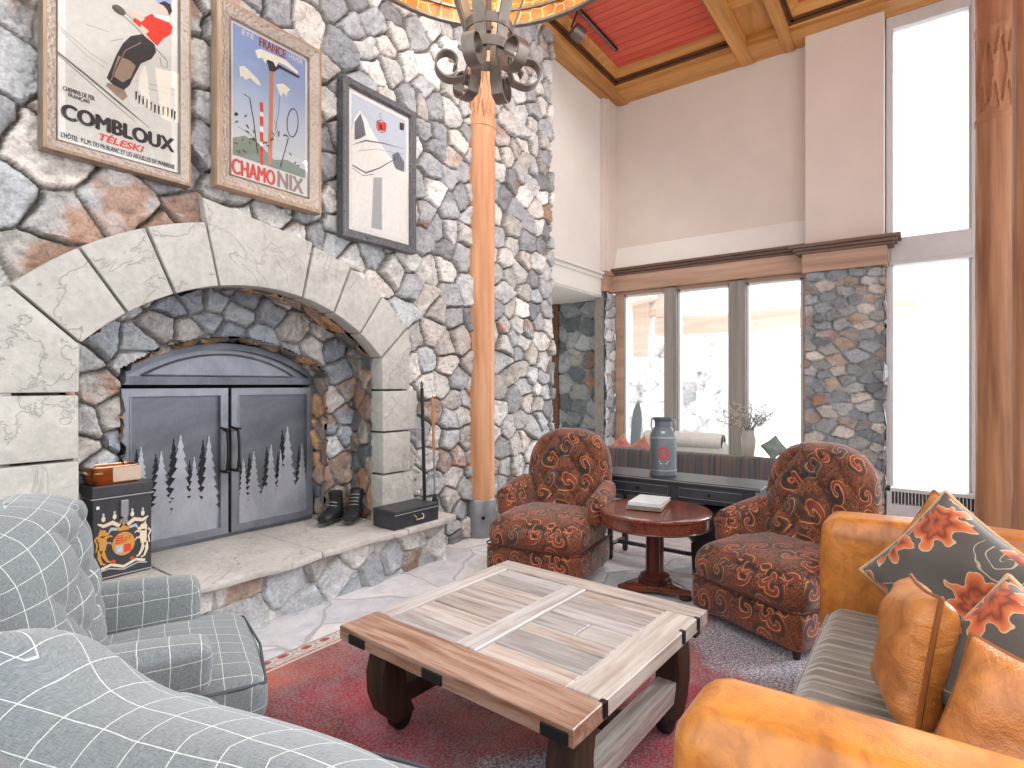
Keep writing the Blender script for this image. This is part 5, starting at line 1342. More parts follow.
def pillow(name, label, loc, size, thick, nrm_deg, lean_deg, roll_deg, m, pipe, seed, group=None):
    """square scatter cushion; its face looks along nrm_deg, leans back by lean_deg, rolled in its plane"""
    t = thing(name, label, 'cushion', loc, 0, group)
    n = 30; v = []; f = []; r = random.Random(seed); ph = [r.uniform(0, 6) for _ in range(6)]
    def shape(u, w_):
        # ears at the corners, sides pulled in
        k = 1 - .07 * (1 - w_ * w_) * abs(u) ** 2; q = 1 - .07 * (1 - u * u) * abs(w_) ** 2
        d = max(0, (1 - u ** 4)) ** .55 * max(0, (1 - w_ ** 4)) ** .55
        wr = .012 * math.sin(5 * u + 3 * w_ + ph[0]) * d + .010 * math.sin(7 * w_ - 4 * u + ph[1]) * d + .008 * math.sin(11 * u * w_ + ph[2])
        return u * size / 2 * k, w_ * size / 2 * q, d, wr
    for sgn in (1, -1):
        for i in range(n + 1):
            for j in range(n + 1):
                u, w_ = math.sin((-1 + 2 * i / n) * PI / 2), math.sin((-1 + 2 * j / n) * PI / 2)
                y, z, d, wr = shape(u, w_); v.append((sgn * (thick / 2 * d + wr * .5 * (d > 0)), y, z))
    N = (n + 1) ** 2
    for i in range(n):
        for j in range(n):
            a = i * (n + 1) + j; f.append((a, a + n + 1, a + n + 2, a + 1)); a += N; f.append((a + 1, a + n + 2, a + n + 1, a))
    # weld the rims
    rim = {}
    for i in range(n + 1):
        for j in range(n + 1):
            if i in (0, n) or j in (0, n): rim[N + i * (n + 1) + j] = i * (n + 1) + j
    f = [tuple(rim.get(k, k) for k in q) for q in f]
    b = MB(); b.add(v, f)
    mt = Matrix.Rotation(D(nrm_deg), 4, 'Z') @ Matrix.Rotation(D(-lean_deg), 4, 'Y') @ Matrix.Rotation(D(roll_deg), 4, 'X')
    lowest = min((mt @ x).z for x in b.v)
    t.location = (loc[0], loc[1], loc[2])
    body = b.build('cover', m, t, angle=80); body.matrix_local = Matrix.Translation((0, 0, -lowest)) @ mt
    b = MB(); path = []
    for k in range(n): path.append((k, 0))
    for k in range(n): path.append((n, k))
    for k in range(n): path.append((n - k, n))
    for k in range(n): path.append((0, n - k))
    pts = []
    for i, j in path:
        u, w_ = math.sin((-1 + 2 * i / n) * PI / 2), math.sin((-1 + 2 * j / n) * PI / 2); y, z, d, wr = shape(u, w_); pts.append((0, y, z))
    b.tube(pts, .0075, 6, closed=True); b.build('piping', pipe, body)
    return t
SZ = .455
pillow('leather_cushion', 'tan leather cushion standing against the far sofa arm, behind the floral cushion', (2.98, -.08, SZ), .43, .15, 150, 8, -30, M['leather_p'], M['piping'], 1)
pillow('floral_cushion', 'grey floral embroidered cushion with its peak highest, leaning on a leather cushion', (2.70, -.09, SZ), .46, .18, 162, 14, -36, M['floral'], M['cream_pipe'], 2)
pillow('leather_cushion', 'tan leather cushion seen edge on in the middle of the sofa seat', (2.14, .03, SZ), .40, .17, 100, 10, 8, M['leather_p'], M['piping'], 3)
pillow('floral_cushion', 'grey floral cushion with cream cord, low between two leather cushions', (2.00, -.20, SZ), .40, .17, 150, 24, -30, M['floral'], M['cream_pipe'], 4)
pillow('leather_cushion', 'tan leather cushion nearest the near sofa arm, cut by the photo edge', (1.74, -.21, SZ), .38, .18, 160, 26, -10, M['leather_p'], M['piping'], 5)

# ------------------------------------------------------------------ coffee table
ct = thing('coffee_table', 'large weathered plank coffee table on the red rug', 'coffee table', (2.025, 1.388, .0102), D(-2.2))
TX0, TX1, TY0, TY1, TZ, TT = -.565, .565, -.58, .58, .475, .058
def board(mb, x0, x1, y0, y1, dz=0, tone=None, th=TT):
    c = tone if tone is not None else .78 + .4 * rnd.random(); w_ = .94 + .12 * rnd.random(); mb.cur = (c * w_, c, c / w_, 1)
    r = .0035; g_ = .003
    x0 += g_; x1 -= g_; y0 += g_; y1 -= g_; z1 = TZ + dz
    v = [(x0, y0, z1 - th), (x1, y0, z1 - th), (x1, y1, z1 - th), (x0, y1, z1 - th), (x0, y0, z1 - r), (x1, y0, z1 - r), (x1, y1, z1 - r), (x0, y1, z1 - r), (x0 + r, y0 + r, z1), (x1 - r, y0 + r, z1), (x1 - r, y1 - r, z1), (x0 + r, y1 - r, z1)]
    mb.add(v, [(3, 2, 1, 0)] + [(k, (k + 1) % 4, 4 + (k + 1) % 4, 4 + k) for k in range(4)] + [(4 + k, 4 + (k + 1) % 4, 8 + (k + 1) % 4, 8 + k) for k in range(4)] + [(8, 9, 10, 11)])
    mb.cur = (1, 1, 1, 1)
b = MB(); board(b, TX0, TX0 + .19, TY0, TY1, 0, 1.0); b.build('edge_board', M['edge_board'], ct, smooth=False, col=True)
b = MB(); board(b, TX1 - .12, TX1, TY0, TY1, -.001, 1.0); b.build('edge_board', M['plank_y'], ct, smooth=False, col=True)
b = MB(); board(b, TX0 + .19, TX1 - .12, TY0, TY0 + .15, 0, 1.08); b.build('edge_board', M['plank_x'], ct, smooth=False, col=True)
b = MB(); board(b, TX0 + .19, TX1 - .12, TY1 - .10, TY1, 0, 1.05); b.build('edge_board', M['plank_x'], ct, smooth=False, col=True)
b = MB(); board(b, TX0 + .19, TX1 - .12, -.02, .09, .001, 1.08); b.build('center_rail', M['plank_x'], ct, smooth=False, col=True)
for y0, y1 in ((TY0 + .15, -.02), (.09, TY1 - .10)):
    b = MB(); x = TX0 + .19; ws = [.11, .155, .095, .14, .125, .105, .10]
    k_ = (TX1 - .12 - x) / sum(ws)
    for i, w_ in enumerate(ws):
        if i == 3 and y0 < 0: ym = y0 + .19; board(b, x, x + w_ * k_, y0, ym, -.006, 1.02, .03); board(b, x, x + w_ * k_, ym, y1, -.006, .84, .03)
        else: board(b, x, x + w_ * k_, y0, y1, -.006 - .001 * (i % 2), [1.12, .80, 1.0, .9, 1.06, .84, 1.0][i if y0 < 0 else (i + 3) % 7], .03)
        x += w_ * k_
    b.build('plank_panel', M['plank_y'], ct, smooth=False, col=True)
def clip(x0, x1, y0, y1, z0, z1):
    b = MB(); b.box(x0, x1, y0, y1, z0, z1); b.build('iron_clip', M['black_iron'], ct, smooth=False, bevel=.002)
for y in (TY1 - .12, .02, TY0 + .07): clip(TX0 - .004, TX0 + .01, y - .05, y + .05, TZ - .055, TZ - .018)
for x in (TX0 + .19, .28, TX1 - .12): clip(x - .012, x + .012, TY0 - .004, TY0 + .02, TZ - .05, TZ + .001)
clip(TX1 - .1, TX1 - .04, TY0 + .02, TY0 + .08, TZ - .10, TZ - TT)
def scroll_leg(x, y, s_):
    """bowed leg: narrow neck under the top, bulging outward, tucked to a wheel at the foot"""
    out = [(0, .415), (-.035, .36), (-.055, .28), (-.05, .19), (-.02, .11), (.03, .055)]
    inn = [(.115, .415), (.09, .34), (.075, .27), (.08, .20), (.105, .13), (.13, .075)]
    b = MB(); b.prism([(q[0], q[1]) for q in out] + [(q[0], q[1]) for q in inn[::-1]], -.055, .055, 1); lg = b.build('leg', M['old_wood'], ct, bevel=.012, loc=(x, y, 0), angle=40)
    if s_ < 0: lg.rotation_euler.z = PI
    b = MB(); b.lathe([(.025, -.03), (.048, -.026), (.052, -.02), (.052, .02), (.048, .026), (.025, .03)], 20, T(.085, 0, .052) @ R(PI / 2, 'X')); b.build('wheel', M['black_iron'], lg)
scroll_leg(-.44, .44, 1); scroll_leg(-.44, -.48, 1); scroll_leg(.42, .44, -1); scroll_leg(.42, -.48, -1)
for y, m_, z in ((.44, M['old_wood'], .14), (-.48, M['pale_wood'], .16)):
    b = MB(); b.cur = (1, 1, 1, 1); b.box(-.42, .40, y - .042, y + .042, z - .02, z + .06); b.build('stretcher', m_, ct, smooth=False, col=True)
b = MB(); b.box(-.05, .05, -.44, .40, .15, .20); b.build('cross_stretcher', M['old_wood'], ct, smooth=False, bevel=.006)
b = MB(); b.box(-.46, -.36, -.44, .40, TZ - TT - .035, TZ - TT); b.box(.34, .44, -.44, .40, TZ - TT - .035, TZ - TT); b.build('cleat', M['old_wood'], ct, smooth=False)

# ------------------------------------------------------------------ side table and books
st = thing('pedestal_table', 'round mahogany pedestal table between the two paisley armchairs', 'side table', (3.92, 1.585, 0), .35)
b = MB(); b.lathe([(.0, .588), (.33, .590), (.36, .594), (.392, .592), (.400, .586), (.400, .572), (.392, .566)], 72, caps=False); b.build('top', M['mahogany'], st, angle=30)
b = MB(); b.lathe([(.30, .566), (.388, .566), (.388, .500), (.384, .494), (.30, .494)], 72); b.build('apron', M['mahogany'], st, angle=30)
b = MB(); b.lathe([(.394, .500), (.399, .495), (.394, .488), (.385, .49)], 72, caps=False); b.build('apron_bead', M['mahogany_v'], st)
b = MB(); n = 48; v = []; f = []; rows = [(.066, .135), (.066, .14), (.062, .49), (.072, .495)]
for r, z in rows:
    for k in range(n): a = 2 * PI * k / n; rr = r * (1 - .055 * abs(math.sin(a * 6)) ** .6); v.append((rr * math.cos(a), rr * math.sin(a), z))
for j in range(3):
    for k in range(n): k2 = (k + 1) % n; f.append((j * n + k, j * n + k2, (j + 1) * n + k2, (j + 1) * n + k))
b.add(v, f); b.build('column', M['mahogany_v'], st, angle=25)
b = MB(); b.lathe([(.10, .065), (.118, .075), (.118, .088), (.098, .098), (.104, .108), (.104, .118), (.084, .128), (.066, .142)], 40); b.build('column_foot', M['mahogany_v'], st, angle=30)
b = MB(); pts = []
for k in range(3):
    a0 = 2 * PI * k / 3
    for i in range(13):
        q = i / 12; a = a0 + 2 * PI / 3 * q; r = .29 - .165 * math.sin(PI * q) ** .7; pts.append((r * math.cos(a), r * math.sin(a)))
b.prism(pts, .028, .068, 2); b.build('base', M['mahogany'], st, bevel=.006, angle=30)
for k in range(3):
    a = 2 * PI * k / 3; b = MB(); b.lathe([(.04, 0), (.046, .01), (.04, .03)], 16, T(.245 * math.cos(a), .245 * math.sin(a), 0)); b.build('foot', M['old_wood'], st)
def book(label, z, w_, d_, h, rz, cov, x, y):
    t = thing('book', label, 'book', (x, y, z), rz, 'books on the round table')
    b = MB(); b.box(-w_ / 2, w_ / 2, -d_ / 2, d_ / 2, 0, .004); b.box(-w_ / 2, w_ / 2, -d_ / 2, d_ / 2, h - .004, h); b.box(-w_ / 2 - .002, -w_ / 2 + .004, -d_ / 2, d_ / 2, 0, h); b.build('cover', cov, t, smooth=False, bevel=.0015)
    b = MB(); b.box(-w_ / 2 + .004, w_ / 2 - .006, -d_ / 2 + .006, d_ / 2 - .006, .004, h - .004); b.build('page_block', paint('page_edges', rgb(196, 184, 160)), t, smooth=False); return t
cov1 = mat_noise('pale_book_cover', rgb(206, 210, 212), .12, 18, .35, .05); cov2 = mat_noise('grey_book_cover', rgb(120, 112, 100), .3, 14, .5, .05)
book('larger book underneath on the round table', .594, .32, .25, .026, .2, cov2, 3.97, 1.66)
book('pale covered book on top of the pile on the round table', .6205, .31, .235, .024, .12, cov1, 3.985, 1.65)

# ------------------------------------------------------------------ console with the milk can
cn = thing('console_table', 'black painted console table with rope twist stretchers behind the round table', 'console table', (4.34, 0, 0))
CW0, CW1, CD = .96, 2.30, .42
b = MB(); b.box(0, CD, CW0, CW1, .712, .742); b.build('top', M['black_paint'], cn, smooth=False, bevel=.006)
b = MB(); b.tube([(-.001, CW0 - .001, .732), (-.001, CW1, .732)], .003, 6); b.tube([(-.001, CW0 - .001, .732), (CD, CW0 - .001, .732)], .003, 6); b.build('worn_edge', M['worn_edge'], cn)
b = MB(); b.box(.03, CD - .03, CW0 + .04, CW1 - .04, .575, .712); b.build('apron', M['black_paint'], cn, smooth=False, bevel=.004)
for y0, y1 in ((CW0 + .12, CW0 + .62), (CW0 + .68, CW1 - .12)):
    b = MB(); b.box(.022, .034, y0, y1, .60, .695); dr_ = b.build('drawer', M['black_paint'], cn, smooth=False, bevel=.003)
    b = MB(); b.tube([(.020, y0 + .015, .612), (.020, y1 - .015, .612), (.020, y1 - .015, .683), (.020, y0 + .015, .683)], .0018, 4, closed=True); b.build('drawer_line', M['worn_edge'], dr_)
    b = MB(); b.lathe([(.012, -.02), (.014, -.012), (.006, 0)], 12, T(.022, (y0 + y1) / 2, .648) @ R(-PI / 2, 'Y') @ R(PI, 'X')); b.build('knob', M['black_iron'], dr_)
def twist(mb, p0, p1, r, turns, n=None):
    p0, p1 = Vector(p0), Vector(p1); d = (p1 - p0); L = d.length; d.normalize(); a = d.cross(Vector((0, 0, 1)));
    if a.length < .1: a = d.cross(Vector((1, 0, 0)))
    a.normalize(); c = d.cross(a); N = int(turns * 10)
    for s_ in (0, PI):
        mb.tube([p0 + d * (L * k / N) + (a * math.cos(turns * 2 * PI * k / N + s_) + c * math.sin(turns * 2 * PI * k / N + s_)) * r * .55 for k in range(N + 1)], r * .62, 6)
for x in (.06, CD - .06):
    for y in (CW0 + .08, CW1 - .12):
        b = MB(); b.box(x - .028, x + .028, y - .028, y + .028, .50, .59); b.lathe([(.014, 0), (.026, .02), (.024, .07), (.030, .075), (.030, .15), (.022, .16)], 14, T(x, y, 0)); twist(b, (x, y, .15), (x, y, .51), .024, 5); b.build('leg', M['black_paint'], cn, angle=50)
b = MB(); twist(b, (CD / 2, CW0 + .08, .12), (CD / 2, CW1 - .12, .12), .017, 22); 
for y in (CW0 + .08, CW1 - .12): b.tube([(.06, y, .12), (CD - .06, y, .12)], .016, 8)
b.build('stretcher', M['black_paint'], cn, angle=50)
mc = thing('milk_can', 'blue grey milk can with a red emblem standing on the console', 'milk can', (4.52, 1.755, .7425), 0); mc.scale = (1.18, 1.18, 1.42)
can = mat_noise('blue_grey_enamel', rgb(96, 106, 112), .16, 9, .38, .05, .002, .25)
b = MB(); b.lathe([(.088, 0), (.092, .006), (.092, .012), (.090, .02), (.090, .225), (.086, .245), (.066, .275), (.058, .285), (.058, .315), (.070, .330), (.072, .338), (.060, .338), (.050, .30)], 40); b.build('body', can, mc, angle=35)
for pr in ([(.093, .03), (.0935, .036), (.093, .042)], [(.091, .215), (.0925, .222), (.091, .229)]): b = MB(); b.lathe(pr, 40, caps=False); b.build('hoop', M['steel'], mc)
for s_ in (-1, 1):
    b = MB(); b.tube([(s_ * .02, s_ * .068, .33), (s_ * .025, s_ * .095, .325), (s_ * .025, s_ * .10, .285), (s_ * .02, s_ * .082, .255)], .006, 6); b.build('handle', M['steel'], mc)
def on_can(mb, pts, rr=.0915, a0=PI + .42):
    mb.add([(rr * math.cos(a0 - p[0] / .09), rr * math.sin(a0 - p[0] / .09), p[1]) for p in pts], [tuple(range(len(pts)))])
b = MB()
ro = ell(0, .135, .034, .034, 24); rii = ell(0, .135, .025, .025, 24)
for k in range(24): on_can(b, [ro[k], ro[(k + 1) % 24], rii[(k + 1) % 24], rii[k]])
for k in range(10): a = 2 * PI * k / 10; on_can(b, ell(.038 * math.cos(a), .135 + .038 * math.sin(a), .006, .006, 8))
for x0 in (-.012, .006): on_can(b, [(x0 - .004, .118), (x0 + .004, .118), (x0 + .010, .150), (x0 + .002, .150)])
em = b.build('emblem', paint('emblem_red', rgb(196, 60, 52)), mc, smooth=False)
b = MB()
for z, w0 in ((.086, .03), (.074, .022)): on_can(b, [(-w0, z), (w0, z), (w0, z + .007), (-w0, z + .007)])
on_can(b, [(-.010, .218), (.018, .218), (.020, .262), (-.008, .262)], .083); b.build('emblem_pale', paint('emblem_pale', rgb(210, 206, 196)), em, smooth=False)
po2 = thing('leather_ottoman', 'dark leather ottoman tucked under the console', 'ottoman', (4.60, 1.30, 0))
b = MB(); b.rbox(.36, .48, .30, .09, 12, (.02, .02, .03)); b.build('seat', paint('dark_leather', rgb(46, 44, 50), .35), po2, loc=(0, 0, .37), angle=80)
b = MB(); b.box(-.15, .15, -.2, .2, .15, .24); b.build('frame', M['old_wood'], po2, smooth=False, bevel=.006)
for x in (-.13, .13):
    for y in (-.18, .18): b = MB(); b.lathe([(.014, 0), (.022, .16)], 10, T(x, y, 0)); b.build('leg', M['old_wood'], po2)

# ------------------------------------------------------------------ seating by the window
def mat_stripe():
    t = NT('dark_striped_fabric'); o = t.coord(); f = t.noise(t.mapping(o, (1, 22, .6)), 1.6, 4)
    t.color(t.ramp(f, [(.3, rgb(52, 54, 60)), (.5, rgb(80, 78, 80)), (.62, rgb(104, 84, 72)), (.75, rgb(66, 70, 78))])); t.setp(Roughness=.85); return t.m
ss_ = thing('striped_settee', 'dark striped settee with its back to the room, facing the window', 'settee', (6.45, 2.18, 0))
sm_ = mat_stripe()
b = MB(); b.rbox(.20, 2.3, .56, .04, 12, (.01, 0, .0)); b.build('backrest', sm_, ss_, loc=(-.36, 0, .475), angle=80)
b = MB(); b.rbox(.80, 2.28, .22, .03, 10); b.build('seat_base', sm_, ss_, loc=(.02, 0, .26), angle=80)
b = MB(); b.rbox(.62, 2.02, .14, .05, 12, (0, 0, .02)); b.build('seat', sm_, ss_, loc=(.08, 0, .43), angle=80)
for s_ in (-1, 1): b = MB(); b.rbox(.76, .15, .42, .05, 10); b.build('arm', sm_, ss_, loc=(.02, s_ * 1.08, .40), angle=80)
for x in (-.33, .36):
    for y in (-1.05, 1.05): b = MB(); b.lathe([(.018, 0), (.028, .16)], 10, T(x, y, 0)); b.build('leg', M['old_wood'], ss_)
cu_r = mat_noise('terracotta_weave', rgb(190, 120, 108), .2, 30, .85, .2); cu_g = mat_noise('muted_rose_weave', rgb(176, 120, 104), .3, 24, .85, .2)
pillow('window_cushion', 'terracotta cushion peeking over the striped settee, beside the window frame', (6.42, 3.03, .50), .27, .10, 180, 10, 40, cu_r, M['cream_pipe'], 7)
pillow('window_cushion', 'rose brown cushion peeking over the striped settee, just left of the milk can', (6.42, 2.76, .50), .27, .10, 180, 10, 38, cu_g, M['cream_pipe'], 8)
sl = thing('slate_sculpture', 'tall slim grey sculpture with a pointed top before the window', 'sculpture', (7.25, 3.22, 0))
b = MB(); v = []; f = []; n = 20; prof = [(.09, 0), (.09, .5), (.10, .8), (.105, 1.0), (.085, 1.15), (.05, 1.24), (.004, 1.32)]
for r, z in prof:
    for k in range(n): a = 2 * PI * k / n; v.append((r * .4 * math.cos(a), r * .72 * math.sin(a) - .07 * (z - .6), z * .97))
for j in range(len(prof) - 1):
    for k in range(n): k2 = (k + 1) % n; f.append((j * n + k, j * n + k2, (j + 1) * n + k2, (j + 1) * n + k))
f.append(tuple(range(n))[::-1]); b.add(v, f); b.build('blade', mat_noise('slate_grey', rgb(120, 126, 134), .12, 8, .5), sl)
b = MB(); b.lathe([(.14, 0), (.14, .03), (.10, .05)], 24); b.build('base', M['black_iron'], sl)
cs = thing('cream_settee', 'cream settee with a fat rolled arm beyond the striped settee', 'settee', (7.18, 2.46, 0))
crm = mat_noise('cream_linen', rgb(214, 214, 206), .06, 20, .85, .15)
b = MB(); b.rbox(.56, 1.1, .40, .05, 12, (0, 0, .01)); b.build('seat', crm, cs, loc=(0, 0, .30), angle=80)
b = MB(); b.rbox(.14, 1.1, .36, .05, 10); b.build('backrest', crm, cs, loc=(-.20, 0, .62), angle=80)
b = MB(); b.lathe([(.02, -.50), (.085, -.495), (.105, -.47), (.108, 0), (.105, .47), (.085, .495), (.02, .50)], 32, T(-.20, 0, .80) @ R(PI / 2, 'X')); ra = b.build('rolled_top', crm, cs)
b = MB(); b.tube([(-.20 + (.02 + .075 * k / 40) * math.cos(k * .42), -.503, .80 + (.02 + .075 * k / 40) * math.sin(k * .42)) for k in range(41)], .005, 5); b.build('scroll_piping', M['welt'], ra)
for x in (-.2, .2):
    for y in (-.48, .48): b = MB(); b.lathe([(.018, 0), (.025, .12)], 10, T(x, y, 0)); b.build('leg', M['old_wood'], cs)
ps = thing('plant_stand', 'small wooden stand under the vase at the window', 'stand', (7.35, 1.76, 0))
b = MB(); b.lathe([(.14, .57), (.15, .575), (.15, .595), (.14, .60)], 32); b.build('top', M['trim'], ps)
for k in range(3): a = 2 * PI * k / 3; b = MB(); b.tube([(.11 * math.cos(a), .11 * math.sin(a), .58), (.14 * math.cos(a), .14 * math.sin(a), 0)], .014, 8); b.build('leg', M['trim'], ps)
vs = thing('flower_vase', 'grey vase of dry twiggy flowers before the right window post', 'vase', (7.35, 1.76, .601)); vs.scale = (1, 1, 1.16)
b = MB(); b.lathe([(.05, 0), (.062, .01), (.085, .12), (.088, .19), (.075, .24), (.07, .28), (.084, .295), (.076, .295), (.066, .27)], 28); b.build('body', mat_noise('grey_vase_glaze', rgb(168, 162, 154), .1, 12, .4), vs, angle=40)
b = MB(); lf = MB(); r = random.Random(5)
for k in range(46):
    a = r.uniform(0, 2 * PI); sp = r.uniform(.10, .40); h = r.uniform(.12, .34) * (1.1 - sp * .9)
    p = [(0, 0, .25), (sp * .35 * math.cos(a), sp * .35 * math.sin(a), .25 + h * .6), (sp * math.cos(a), sp * math.sin(a), .28 + h)]
    b.tube(p, .0028, 4)
    for q in range(9):
        c = Vector(p[1]).lerp(Vector(p[2]), q / 7) + Vector((r.uniform(-.045, .045), r.uniform(-.045, .045), r.uniform(-.035, .035))); s_ = r.uniform(.008, .017)
        lf.add([c + Vector((s_, 0, 0)), c + Vector((0, s_, 0)), c + Vector((0, 0, s_)), c + Vector((-s_, -s_, -s_ * .5))], [(0, 1, 2), (0, 3, 1), (1, 3, 2), (2, 3, 0)])
b.build('twigs', mat_plain('dry_twig', rgb(130, 120, 108), .8), vs); lf.build('flowers', mat_plain('dry_flower', rgb(176, 174, 168), .8), vs, smooth=False)['kind'] = 'stuff'
pillow('window_cushion', 'small green grey cushion just right of the flower vase', (7.10, 1.42, .62), .20, .10, 180, 12, 40, mat_noise('sage_weave', rgb(128, 140, 132), .15, 30, .85, .2), M['welt'], 9)
wb = thing('window_stool', 'low upholstered stool below the window carrying a green cushion', 'stool', (7.12, 1.40, 0))
b = MB(); b.rbox(.42, .46, .16, .05, 10, (0, 0, .01)); b.build('seat', crm, wb, loc=(0, 0, .53), angle=80)
for x in (-.16, .16):
    for y in (-.18, .18): b = MB(); b.lathe([(.015, 0), (.022, .47)], 10, T(x, y, 0)); b.build('leg', M['trim'], wb)

# ------------------------------------------------------------------ rug
def mat_rug():
    t = NT('red_wool_rug'); o = t.coord()
    f = t.noise(o, 1.1, 3, .5, .5); fine = t.noise(o, 85, 3, .85); mid = t.noise(o, 7, 5, .6)
    a = t.ramp(f, [(.30, rgb(110, 16, 18)), (.45, rgb(184, 30, 56)), (.55, rgb(130, 24, 28)), (.66, rgb(190, 76, 30))])
    gy = rgb(150, 140, 146)
    k = t.math('ADD', t.math('MULTIPLY', t.ramp(fine, [(.48, (0, 0, 0, 1)), (.56, (1, 1, 1, 1))]), .6), t.math('MULTIPLY', t.ramp(mid, [(.42, (0, 0, 0, 1)), (.68, (1, 1, 1, 1))]), .25))
    a = t.mix(k, a, gy)
    sp = t.n('ShaderNodeSeparateXYZ'); t.l(o, sp.inputs[0])
    # grey medallion field woven into the far right corner
    md = t.n('ShaderNodeVectorMath', operation='DISTANCE'); t.l(o, md.inputs[0]); md.inputs[1].default_value = (3.45, .62, 0)
    q = t.math('ADD', md.outputs['Value'], t.math('MULTIPLY', mid, .35))
    grey = t.mix(t.ramp(fine, [(.46, (0, 0, 0, 1)), (.56, (1, 1, 1, 1))]), rgb(96, 90, 104), rgb(200, 194, 200))
    a = t.mix(t.ramp(q, [(.62, (1, 1, 1, 1)), (.72, (0, 0, 0, 1))]), a, grey)
    md2 = t.n('ShaderNodeVectorMath', operation='DISTANCE'); t.l(o, md2.inputs[0]); md2.inputs[1].default_value = (1.5, .95, 0)
    q2 = t.math('ADD', md2.outputs['Value'], t.math('MULTIPLY', mid, .35))
    a = t.mix(t.ramp(q2, [(.60, (1, 1, 1, 1)), (.72, (0, 0, 0, 1))]), a, grey)
    # border: cream guard stripes with red palmettes
    d = t.math('SUBTRACT', 2.862, sp.outputs[1])
    vo = t.n('ShaderNodeTexVoronoi', voronoi_dimensions='2D'); t.l(t.mapping(o, (7.5, 11, 1)), vo.inputs['Vector']); vo.inputs['Scale'].default_value = 1; vo.inputs['Randomness'].default_value = .35
    bd = t.ramp(vo.outputs['Distance'], [(0, rgb(92, 30, 30)), (.2, rgb(172, 84, 78)), (.32, rgb(214, 200, 186)), (.44, rgb(150, 150, 158)), (.52, rgb(206, 190, 176))])
    a = t.mix(t.math('LESS_THAN', d, .125), a, bd)
    st_ = t.ramp(d, [(0.0, rgb(200, 188, 178)), (.012, rgb(96, 44, 44)), (.02, rgb(96, 44, 44)), (.024, (0, 0, 0, 1))])
    guard = t.math('MULTIPLY', t.math('GREATER_THAN', d, .105), t.math('LESS_THAN', d, .125))
    a = t.mix(guard, a, rgb(212, 186, 168)); g2 = t.math('MULTIPLY', t.math('GREATER_THAN', d, .098), t.math('LESS_THAN', d, .105)); a = t.mix(g2, a, rgb(110, 40, 40))
    g3 = t.math('LESS_THAN', d, .010); a = t.mix(g3, a, rgb(150, 120, 112))
    t.color(a); t.setp(Roughness=.95); t.b.inputs['Sheen Weight'].default_value = .2
    t.bump(fine, .6, .006); return t.m
b = MB(); b.box(-.9, 3.70, -1.6, 2.862, 0.0, .010); tag(b.build('rug', mat_rug(), None, smooth=False), 'large red patterned rug with a cream border under the coffee table', 'rug')

# ------------------------------------------------------------------ outside the windows
b = MB(); b.box(8.25, 60, -30, 40, -.35, -.15); struct(b, 'ground_snow', mat_noise('snow', rgb(246, 248, 252), .02, 1, .8, .1))
M['porch'] = mat_wood('overexposed_timber', rgb(222, 202, 190), rgb(196, 170, 156), 1, .4, .6, .3)  # timber colour paled to imitate overexposed daylight
def porch_beam(name, x0, x1, y0, y1, z0, z1, parent, ax=1):
    b = MB(); b.box(x0, x1, y0, y1, z0, z1); return b.build(name, M['porch'], parent, smooth=False, bevel=.02)
pc = thing('porch', 'timber porch frame standing outside the windows', 'porch', (11, 2.5, -.15)); 
porch_beam('beam', -.15, .15, -2.4, 1.9, 2.62, 2.98, pc)
for y in (-1.05, 1.75): porch_beam('post', -.14, .14, y - .14, y + .14, 2.98, 4.2, pc)
porch_beam('post', -.17, .17, 2.02, 2.36, 2.2, 3.4, pc)
b = MB(); b.prism([(1.9, 3.05), (2.2, 3.0), (.0, 4.3), (-.3, 4.3)], -.12, .12, 0); b.build('rafter', M['porch'], pc, smooth=False)
b = MB(); b.prism([(1.8, 3.35), (3.6, 3.0), (3.6, 3.16), (1.8, 3.6)], -2.6, 2.0, 0); b.build('roof_edge', M['porch'], pc, smooth=False)
PAL_O = [(232, 232, 234), (218, 220, 224), (240, 238, 236), (206, 208, 212)]  # near-white stone tones carry the outdoor overexposure in their colour
ow = thing('garden_wall', 'low fieldstone wall outside with two stone piers', 'stone wall', (11.7, 0, -.2))
for nm, y0, y1, z1, x in (('low_wall', 3.2, 5.6, 1.55, 11.4), ('pier', 4.25, 4.95, 2.35, 11.3), ('pier', 3.28, 3.75, 2.5, 11.2)):
    bk = MB(); bk.box(.06, .5, y0, y1, 0, z1 + .2)
    Pf = lambda u, v, y0=y0, x=x: np.stack([np.full_like(u, .03), y0 + u, v], 1); Nf = lambda u, v: np.tile(np.array([[-1., 0., 0.]]), (len(u), 1))
    o = stone_sheet(nm, Pf, Nf, y1 - y0, z1 + .2, .04, .32, .08, 61, pal=PAL_O, mortar=(222, 222, 224), rust=.03, parent=ow, extra=bk); o.location = (x - 11.4, 0, 0)
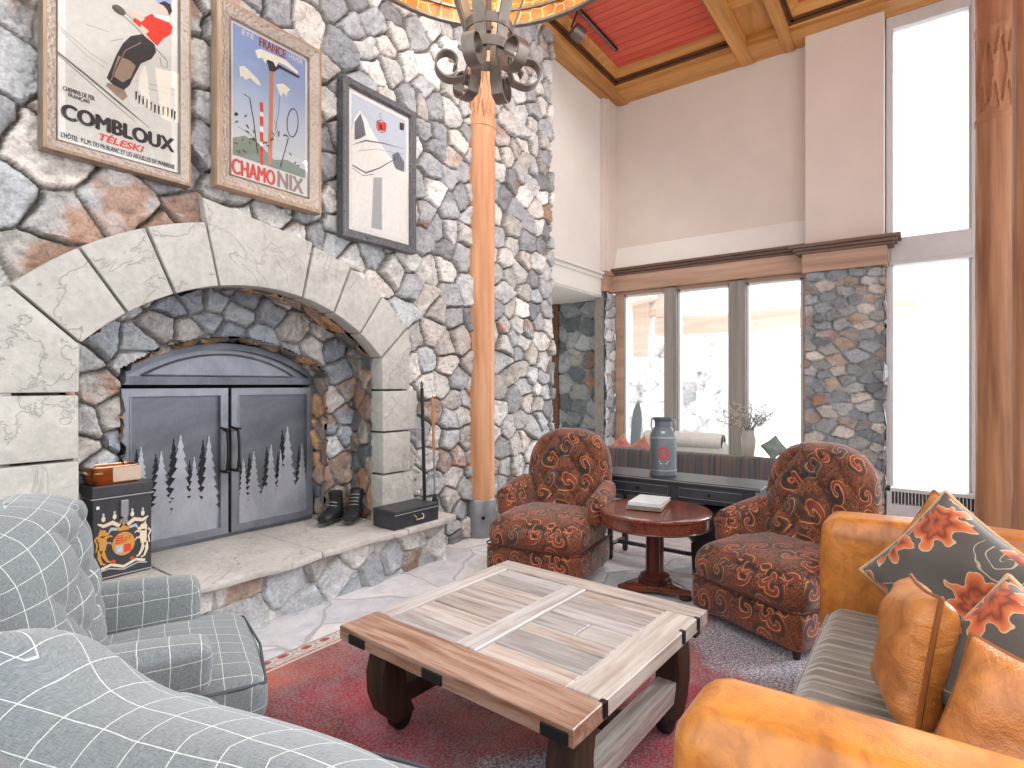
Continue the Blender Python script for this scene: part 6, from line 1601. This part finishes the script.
bark = mat_noise('aspen_bark', rgb(206, 204, 200), .2, 10, .8)
def aspen(label, x, y, h, seed):
    t = thing('aspen_tree', label, 'tree', (x, y, -.2), 0, 'bare aspens outside the windows'); r = random.Random(seed)
    b = MB(); pts = [(0, 0, 0)]; 
    for k in range(1, 9): pts.append((pts[-1][0] + r.uniform(-.05, .05), pts[-1][1] + r.uniform(-.05, .05), h * k / 8))
    b.tube(pts, [.07 * (1 - k / 9) + .008 for k in range(9)], 8); b.build('trunk', bark, t)
    b = MB()
    for k in range(46):
        i = r.randint(2, 7); p = Vector(pts[i]).lerp(Vector(pts[i + 1]), r.random()); a = r.uniform(0, 2 * PI); L = r.uniform(.3, .9)
        q = p + Vector((math.cos(a) * L, math.sin(a) * L, L * .7)); mid = p.lerp(q, .5) + Vector((0, 0, .05)); b.tube([p, mid, q], [.012, .008, .003], 4)
        for _ in range(4):
            s0 = mid.lerp(q, r.random()); b.tube([s0, s0 + Vector((r.uniform(-.2, .2), r.uniform(-.2, .2), r.uniform(.0, .25)))], [.005, .002], 3)
    b.build('branches', bark, t)
aspen('bare aspen seen through the middle window light', 15, 5.6, 5.5, 1)
aspen('bare aspen seen above the flower vase, through the right window light', 14, 3.0, 5.5, 2)
aspen('bare aspen close to the stone pier edge, through the right window light', 16.5, 2.9, 6.0, 3)
aspen('bare aspen deeper in the garden behind the middle window light', 19, 6.3, 6.5, 4)

# ------------------------------------------------------------------ lamps
spot('downlight', (2.2, .9, 5.6), (2.2, 3.6, 2.9), 160, 100, (1, .96, .9), .12)
spot('downlight', (4.6, .9, 5.6), (5.3, 3.6, 2.6), 200, 100, (1, .97, .93), .12)
sd = bpy.data.lights.new('hazy_sun', 'SUN'); sd.energy = 9.0; sd.angle = math.radians(50); sd.color = (.95, .98, 1)
so_ = bpy.data.objects.new('hazy_sun', sd); COL.objects.link(so_); so_.location = (20, 2, 12)
so_.rotation_euler = (Vector((0, 1.6, 0)) - Vector((14, -6.5, 8))).to_track_quat('-Z', 'Y').to_euler()
